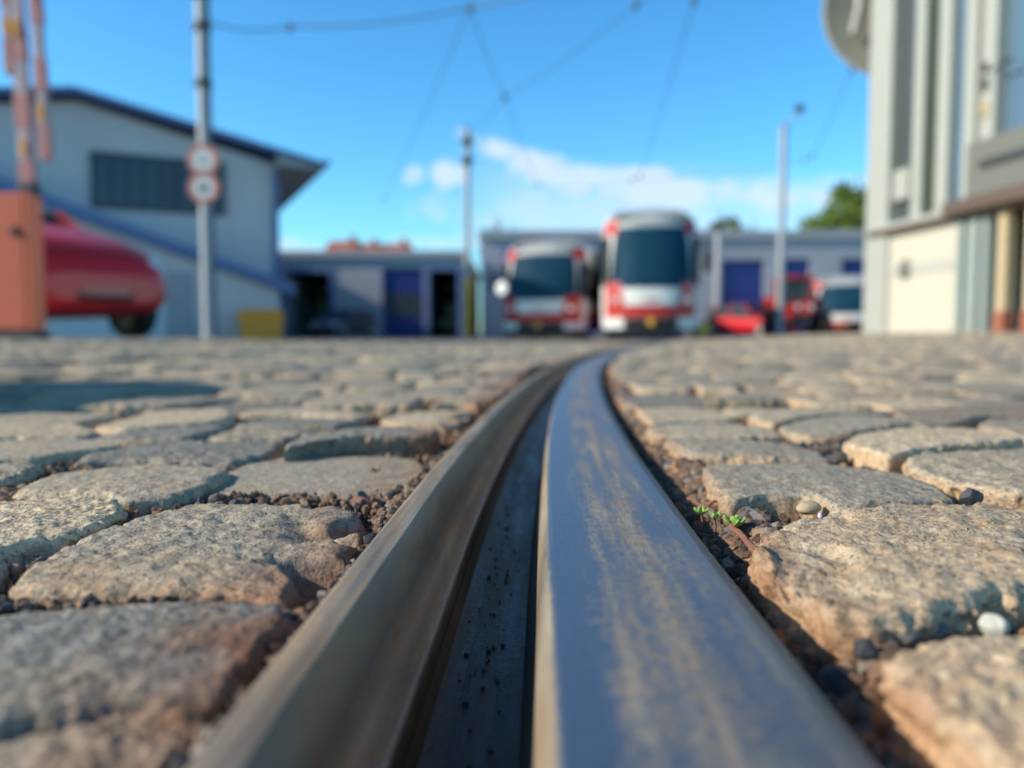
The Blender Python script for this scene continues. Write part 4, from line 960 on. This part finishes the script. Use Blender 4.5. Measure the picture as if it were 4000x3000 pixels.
def sign(z,label,dark):
    p=PA.location; e=empty('round_sign',(p.x+.02,p.y-.15,z),.02,label,'sign','round signs on the tall grey pole')
    MB().lathe([(0,.012),(.30,.012),(.305,0),(.30,-.004),(.0,-.004)],axis='y',n=40).build('plate',M['dgrey'],e)
    MB().lathe([(.205,-.007),(.205,-.012),(.298,-.012),(.298,-.007)],axis='y',n=40).build('red_ring',M['signred'],e)
    MB().lathe([(0,-.010),(.204,-.010)],axis='y',n=32).build('face',M['signface'],e)
    m=MB()
    if dark: m.box(-.075,.075,-.016,-.011,-.05,.06); m.box(-.045,-.015,-.016,-.011,-.09,-.052); m.box(.015,.045,-.016,-.011,-.09,-.052)
    else: m.prism([(-.07,-.05),(.07,-.05),(0,.07)],-.016,-.011,'y')
    m.build('symbol',M['black'],e)
zA=W(210,160,14.85).z; zB=W(210,187.5,14.85).z
sign(zA,'upper of the two round red rimmed signs on the pole, with a pale centre',False); sign(zB,'lower of the two round red rimmed signs on the pole, with a dark centre',True)
ZW=6.0
J={'a':Vector((PA.location.x+.12,15,6.0)),'j1':atz(470,8),'j2':atz(505,97),'j3':atz(539,185),'j4':atz(384,199),'b1':atz(560,187.5),'b2':atz(632,180),'b3':atz(805,160),'c1':atz(636,5),'d1':atz(694,1),'e1':atz(852,69),'e2':atz(812,156),'f1':atz(640,176),
   'up':atz(600,-30),'c0':atz(720,-60),'d0':atz(712,-70),'g1':atz(465,140),'e0':atz(905,-40),'l1':atz(290,27)}
wires=[('cross wire running from the sign pole towards the top centre','a','l1','j1','up'),('wire falling from the top junction towards the trams','j1','j2','j3'),('wire falling from the top junction to the lower left','j1','j4'),
 ('long wire from the top edge down to the pole with the yellow foot','c0','c1','j2','g1'),('steep wire from the top edge down towards the larger tram','d0','d1','f1'),('low cross wire above the trams reaching to the right','b1','b2','b3'),('short wire beside the white booth','e0','e1','e2')]
for w in wires:
    pts=[J[k] for k in w[1:]]; full=[]
    for i in range(len(pts)-1):
        for k in range(8): t=k/8; q=pts[i].lerp(pts[i+1],t); q.z-=.10*math.sin(math.pi*t); full.append(q)
    full.append(pts[-1]); o_=pts[0]; r=.009 if w[1]!='a' else .016
    e=MB().tube([p-o_ for p in full],r,6).build('overhead_wire',M['wire'],loc=o_); tag(e,w[0],'wire','overhead wires')
    for p in pts:
        if p is pts[0] and w[1]!='a': continue
        q=p-o_; MB().lathe([(0,.09),(.045,.07),(.055,0),(.045,-.07),(0,-.09)],c=tuple(q),n=10).build('insulator',M['wire'],e,smooth=True)
# ================================================================== barrier
bg_=empty('barrier',(-3.98,6.0,gz(-4,6)),0,'orange red barrier cabinet with raised red and white booms at the left edge','barrier')
MB().box(-.36,.34,-.2,-.0,.06,1.09,.02).build('cabinet',M['cab_shade'],bg_)
MB().box(.335,.36,-.195,-.01,.065,1.085,.004).build('door',M['orange'],bg_)  # side plate painted brighter as if lit; not a real door
MB().lathe([(0,-.25),(.035,-.245),(.045,-.21)],c=(.27,.03,.80),axis='y',n=14).build('lock',M['black'],bg_)
MB().box(-.38,.37,-.22,.02,0,.058).build('plinth',M['dgrey'],bg_)
MB().lathe([(.07,1.092),(.07,1.16),(.055,1.2),(0,1.21)],c=(-.12,0,0),n=16).build('warning_lamp',M['ochre'],bg_,smooth=True)
def boom(x0,z0,z1,tilt,wd,name):
    m=MB(); m.box(-wd/2,wd/2,-.03,.03,0,z1-z0,.01); o=m.build(name,M['pink2'],bg_,loc=(x0,.0,z0)); o.rotation_euler=(0,tilt,0)
    n=int((z1-z0)/.5)
    for k in range(n): MB().box(-wd/2-.003,wd/2+.003,-.034,.034,k*.5+.02,k*.5+.27).build('stripe',M['pink'],o)
    for k in range(2): MB().box(-.02,.02,-.045,-.036,.3+k*.9,.42+k*.9).build('reflector',M['ochre'],o)
    return o
boom(.26,1.09,3.35,-.028,.10,'boom'); boom(.405,1.36,3.35,-.03,.07,'folding_boom')
boom(.16,2.0,3.35,-.028,.06,'folding_boom')
MB().box(.20,.33,-.06,.06,1.0,1.2,.02).build('boom_clamp',M['dgrey'],bg_)
# ================================================================== booth at right
B0=Vector((3.80,8.2,0)); BD=Vector((.122,-.992,0)); AB=math.atan2(BD.y,BD.x); gB=.10
bo=empty('signal_cabin',(B0.x,B0.y,gB),AB,'cream and grey signal cabin with tall windows at the right edge','cabin')
# local +x runs towards the camera, local +y = left of it (into the cabin, away from the tracks)
def bb(nm,x0,x1,y0,y1,z0,z1,mt,b=0,par=None): return MB().box(x0,x1,y0,y1,z0,z1,b).build(nm,mt,par or bo)
bb('lower_wall',0,1.33,0,2.6,-.2,1.02,M['cream'])
bb('band',-.006,1.336,-.012,-.002,.57,.665,M['gpanel2'])
bb('sill',.02,1.5,-.10,.02,1.035,1.09,M['frame'],.008); bb('drip_edge',.05,2.6,-.085,.015,.99,1.033,M['brown'],.005)
MB().lathe([(0,-.035),(.05,-.034),(.085,-.028),(.10,-.012)],c=(.60,0,.62),axis='y',n=22).build('vent_cowl',M['gpanel'],bo,smooth=True)
bb('core',.10,4.0,.22,2.5,1.10,4.4,M['dark'])
bb('corner_column',-.05,.33,-.05,.22,-.2,4.6,M['frame'],.015)
for x0,x1,mt,nm in ((.33,.67,M['dglass2'],'window'),(.81,1.04,M['gglass'],'window'),(1.20,1.36,M['bglass'],'window'),(1.79,3.3,M['bglass'],'window')):
    wz0=1.10 if x0<1.7 else 1.62
    f=bb(nm,x0,x1,.04,.06,wz0,4.3,mt)
for x0,x1,dy in ((.67,.81,.0),(1.04,1.20,-.02),(1.36,1.50,0),(1.63,1.79,-.05),(3.0,3.15,-.05)): bb('mullion',x0,x1,dy-.03,.12,1.09,4.4,M['frame'],.01)
bb('filler_panel',1.50,1.63,.0,.1,1.09,4.4,M['gpanel'])
bb('blind_box',.36,.60,-.02,.03,1.30,1.62,M['frame'],.02); bb('apron_panel',1.52,3.6,-.10,.03,1.14,1.60,M['gpanel'],.01); bb('apron_rail',1.7,3.6,-.125,-.103,1.36,1.42,M['dgrey'])
bb('floor_slab',1.30,4.0,-.16,2.4,1.02,1.135,M['brown'],.01)
for k in range(4): bb('cladding_rib',1.335+k*.095,1.405+k*.095,-.03+.02*(k%2),.10,-.2,1.015,M['green'],.008)
bb('inner_wall',1.72,4.0,.55,2.4,-.2,1.015,M['green'])
for x in (1.86,2.16,2.75):
    p_=bb('post',x-.045,x+.045,-.02,.07,-.2,1.015,M['tanpost'],.008); bb('post_foot',x-.055,x+.055,-.03,.08,-.19,.17,M['rustbase'],.008,p_)
m=MB(); m.box(-.05,.03,-.10,-.04,0,.14,.02); m.lathe([(0,.0),(.035,.02),(.04,.09),(0,.1)],c=(-.01,-.07,.15),n=12); m.lathe([(0,-.02),(.03,0),(0,.02)],c=(.26,-.1,.17),n=10); m.tube([(0,-.07,.16),(.26,-.1,.17)],.012,6)
o=m.build('wall_lamp',M['dgrey'],bo,loc=(1.70,-.0,1.98)); MB().box(-.04,.03,-.11,-.03,-.20,-.06,.015).build('lamp_glass',M['tanpost'],o)
bb('roof',-.2,4.4,-.35,2.9,4.6,4.8,M['frame'],.03)
e=empty('round_dish',(B0.x+.48,B0.y+.45,3.70),0,'large round grey dish mounted behind the corner of the signal cabin','dish')
MB().lathe([(0,.16),(.3,.14),(.6,.06),(.80,-.06),(.83,-.09),(.80,-.10),(.6,.0),(.3,.08),(0,.10)],axis='y',n=40).build('bowl',M['dish'],e,smooth=True)
e.rotation_euler=(0,0,-.35)
m=MB(); m.tube([(-.50,-.10,-.30),(-.44,-.12,.0),(-.50,-.10,.35)],.045,8); m.build('strut',M['frame'],e,smooth=True)
# ================================================================== camera, light, sky
cam=bpy.data.cameras.new('camera'); co=bpy.data.objects.new('camera',cam); COL.objects.link(co); scn.camera=co
co.location=(0,0,HC); co.rotation_euler=(math.pi/2-PIT,0,0); cam.sensor_width=36; cam.lens=27; cam.clip_start=.01; cam.clip_end=3000
cam.dof.use_dof=True; cam.dof.focus_distance=.31; cam.dof.aperture_fstop=FST; cam.dof.aperture_blades=0
sun=bpy.data.lights.new('sun','SUN'); so=bpy.data.objects.new('sun',sun); COL.objects.link(so)
sun.energy=5.0; sun.angle=rad(.53); sun.color=(1,.86,.68)
ld=Vector((SUN_DIR.x*math.cos(rad(SUN_EL)),SUN_DIR.y*math.cos(rad(SUN_EL)),-math.sin(rad(SUN_EL))))
so.rotation_euler=ld.to_track_quat('-Z','Y').to_euler()
w=bpy.data.worlds.new('World'); scn.world=w; w.use_nodes=True; nt=w.node_tree; L=nt.links.new
bgn=nt.nodes['Background']; sky=nt.nodes.new('ShaderNodeTexSky'); sky.sky_type='NISHITA'; sky.sun_disc=False; sky.sun_elevation=rad(SUN_EL)
ts=-ld; sky.sun_rotation=math.atan2(ts.x,ts.y); sky.altitude=100; sky.air_density=1.0; sky.dust_density=.6; sky.ozone_density=2.2
hs=nt.nodes.new('ShaderNodeHueSaturation'); hs.inputs['Saturation'].default_value=SKYSAT; hs.inputs['Value'].default_value=1.; hs.inputs['Hue'].default_value=.5; L(sky.outputs[0],hs.inputs['Color'])
tc=nt.nodes.new('ShaderNodeTexCoord').outputs['Generated']
sp=nt.nodes.new('ShaderNodeSeparateXYZ'); L(tc,sp.inputs[0])
# flat cloud layer: project the direction onto a plane overhead
zc=math_(nt,'ADD',math_(nt,'MAXIMUM',sp.outputs[2],0),.10); cx=math_(nt,'DIVIDE',sp.outputs[0],zc); cy=math_(nt,'DIVIDE',sp.outputs[1],zc)
cv=nt.nodes.new('ShaderNodeCombineXYZ'); L(cx,cv.inputs[0]); L(cy,cv.inputs[1])
mp=nt.nodes.new('ShaderNodeMapping'); mp.inputs['Rotation'].default_value=(0,0,.35); mp.inputs['Scale'].default_value=(.9,.45,1); mp.inputs['Location'].default_value=CLOC; L(cv.outputs[0],mp.inputs[0])
n1=tex(nt,mp.outputs[0],1.0,6,.55,dist=.4)
az=math_(nt,'DIVIDE',sp.outputs[0],math_(nt,'MAXIMUM',sp.outputs[1],.05))     # tan of the bearing
el=math_(nt,'DIVIDE',sp.outputs[2],math_(nt,'MAXIMUM',sp.outputs[1],.05))
def band(v,a,b,c,d): 
    return math_(nt,'MULTIPLY',ramp(nt,math_(nt,'ADD',math_(nt,'MULTIPLY',v,.5),.5),[(.5+.5*a,0.),(.5+.5*b,1.)],'EASE'),ramp(nt,math_(nt,'ADD',math_(nt,'MULTIPLY',v,.5),.5),[(.5+.5*c,1.),(.5+.5*d,0.)],'EASE'))
tiltel=math_(nt,'ADD',math_(nt,'ADD',el,math_(nt,'MULTIPLY',az,.10)),math_(nt,'MULTIPLY',math_(nt,'SUBTRACT',n1,.5),.16))
m1=math_(nt,'MULTIPLY',band(tiltel,.06,.15,.19,.25),band(az,-.12,.06,.32,.60))
cl=math_(nt,'MULTIPLY',math_(nt,'MULTIPLY',m1,ramp(nt,n1,[(.30,.35),(.62,1.)])),.5)
def puff(a0,e0,ra,re,s,ang=0.):
    xa=math_(nt,'SUBTRACT',az,a0); xe=math_(nt,'SUBTRACT',el,e0); ca,sa=math.cos(ang),math.sin(ang)
    da=math_(nt,'DIVIDE',math_(nt,'ADD',math_(nt,'MULTIPLY',xa,ca),math_(nt,'MULTIPLY',xe,sa)),ra); de=math_(nt,'DIVIDE',math_(nt,'SUBTRACT',math_(nt,'MULTIPLY',xe,ca),math_(nt,'MULTIPLY',xa,sa)),re)
    r2=math_(nt,'ADD',math_(nt,'MULTIPLY',da,da),math_(nt,'MULTIPLY',de,de)); r2=math_(nt,'ADD',r2,math_(nt,'MULTIPLY',math_(nt,'SUBTRACT',n2,.5),3.4))
    return math_(nt,'MULTIPLY',ramp(nt,r2,[(-.1,1.),(1.1,0.)],'EASE'),s)
n2=tex(nt,tc,17,7,.68)
for q in ((-.128,.205,.020,.017,.7),(-.079,.207,.027,.023,.85),(-.10,.118,.10,.014,.5),(-.30,.112,.10,.014,.6),(.012,.222,.090,.020,.85,-.40),(.07,.205,.10,.022,.55,-.30),(.125,.200,.17,.022,.8,-.06),(.25,.178,.22,.032,.85,-.04),(.16,.158,.30,.045,.55,0.),(.44,.19,.12,.02,.35,.0)): cl=math_(nt,'MAXIMUM',cl,puff(*q))
haze=math_(nt,'MULTIPLY',ramp(nt,el,[(.0,.45),(.22,0.)],'EASE'),.55)
gr=nt.nodes.new('ShaderNodeRGBCurve')
for ci,pts in enumerate(SKYCURVE):
    cu=gr.mapping.curves[ci]
    for p_ in pts: cu.points.new(*p_)
gr.mapping.extend='EXTRAPOLATED'; gr.mapping.update(); L(hs.outputs[0],gr.inputs['Color'])
skc=mixc(nt,1.,gr.outputs[0],SKYGAIN,'MULTIPLY'); skc=mixc(nt,1.,skc,ramp(nt,sp.outputs[2],[(.40,1.),(.75,ZEN)]),'MULTIPLY')
c1=mixc(nt,haze,skc,HAZEC); c2=mixc(nt,cl,c1,CLOUDC)
L(c2,bgn.inputs['Color']); bgn.inputs['Strength'].default_value=SKYSTR
scn.view_settings.view_transform='Standard'; scn.view_settings.look='None'; scn.view_settings.exposure=0; scn.view_settings.gamma=1
scn.render.engine='CYCLES'; scn.cycles.use_denoising=True; scn.cycles.max_bounces=6
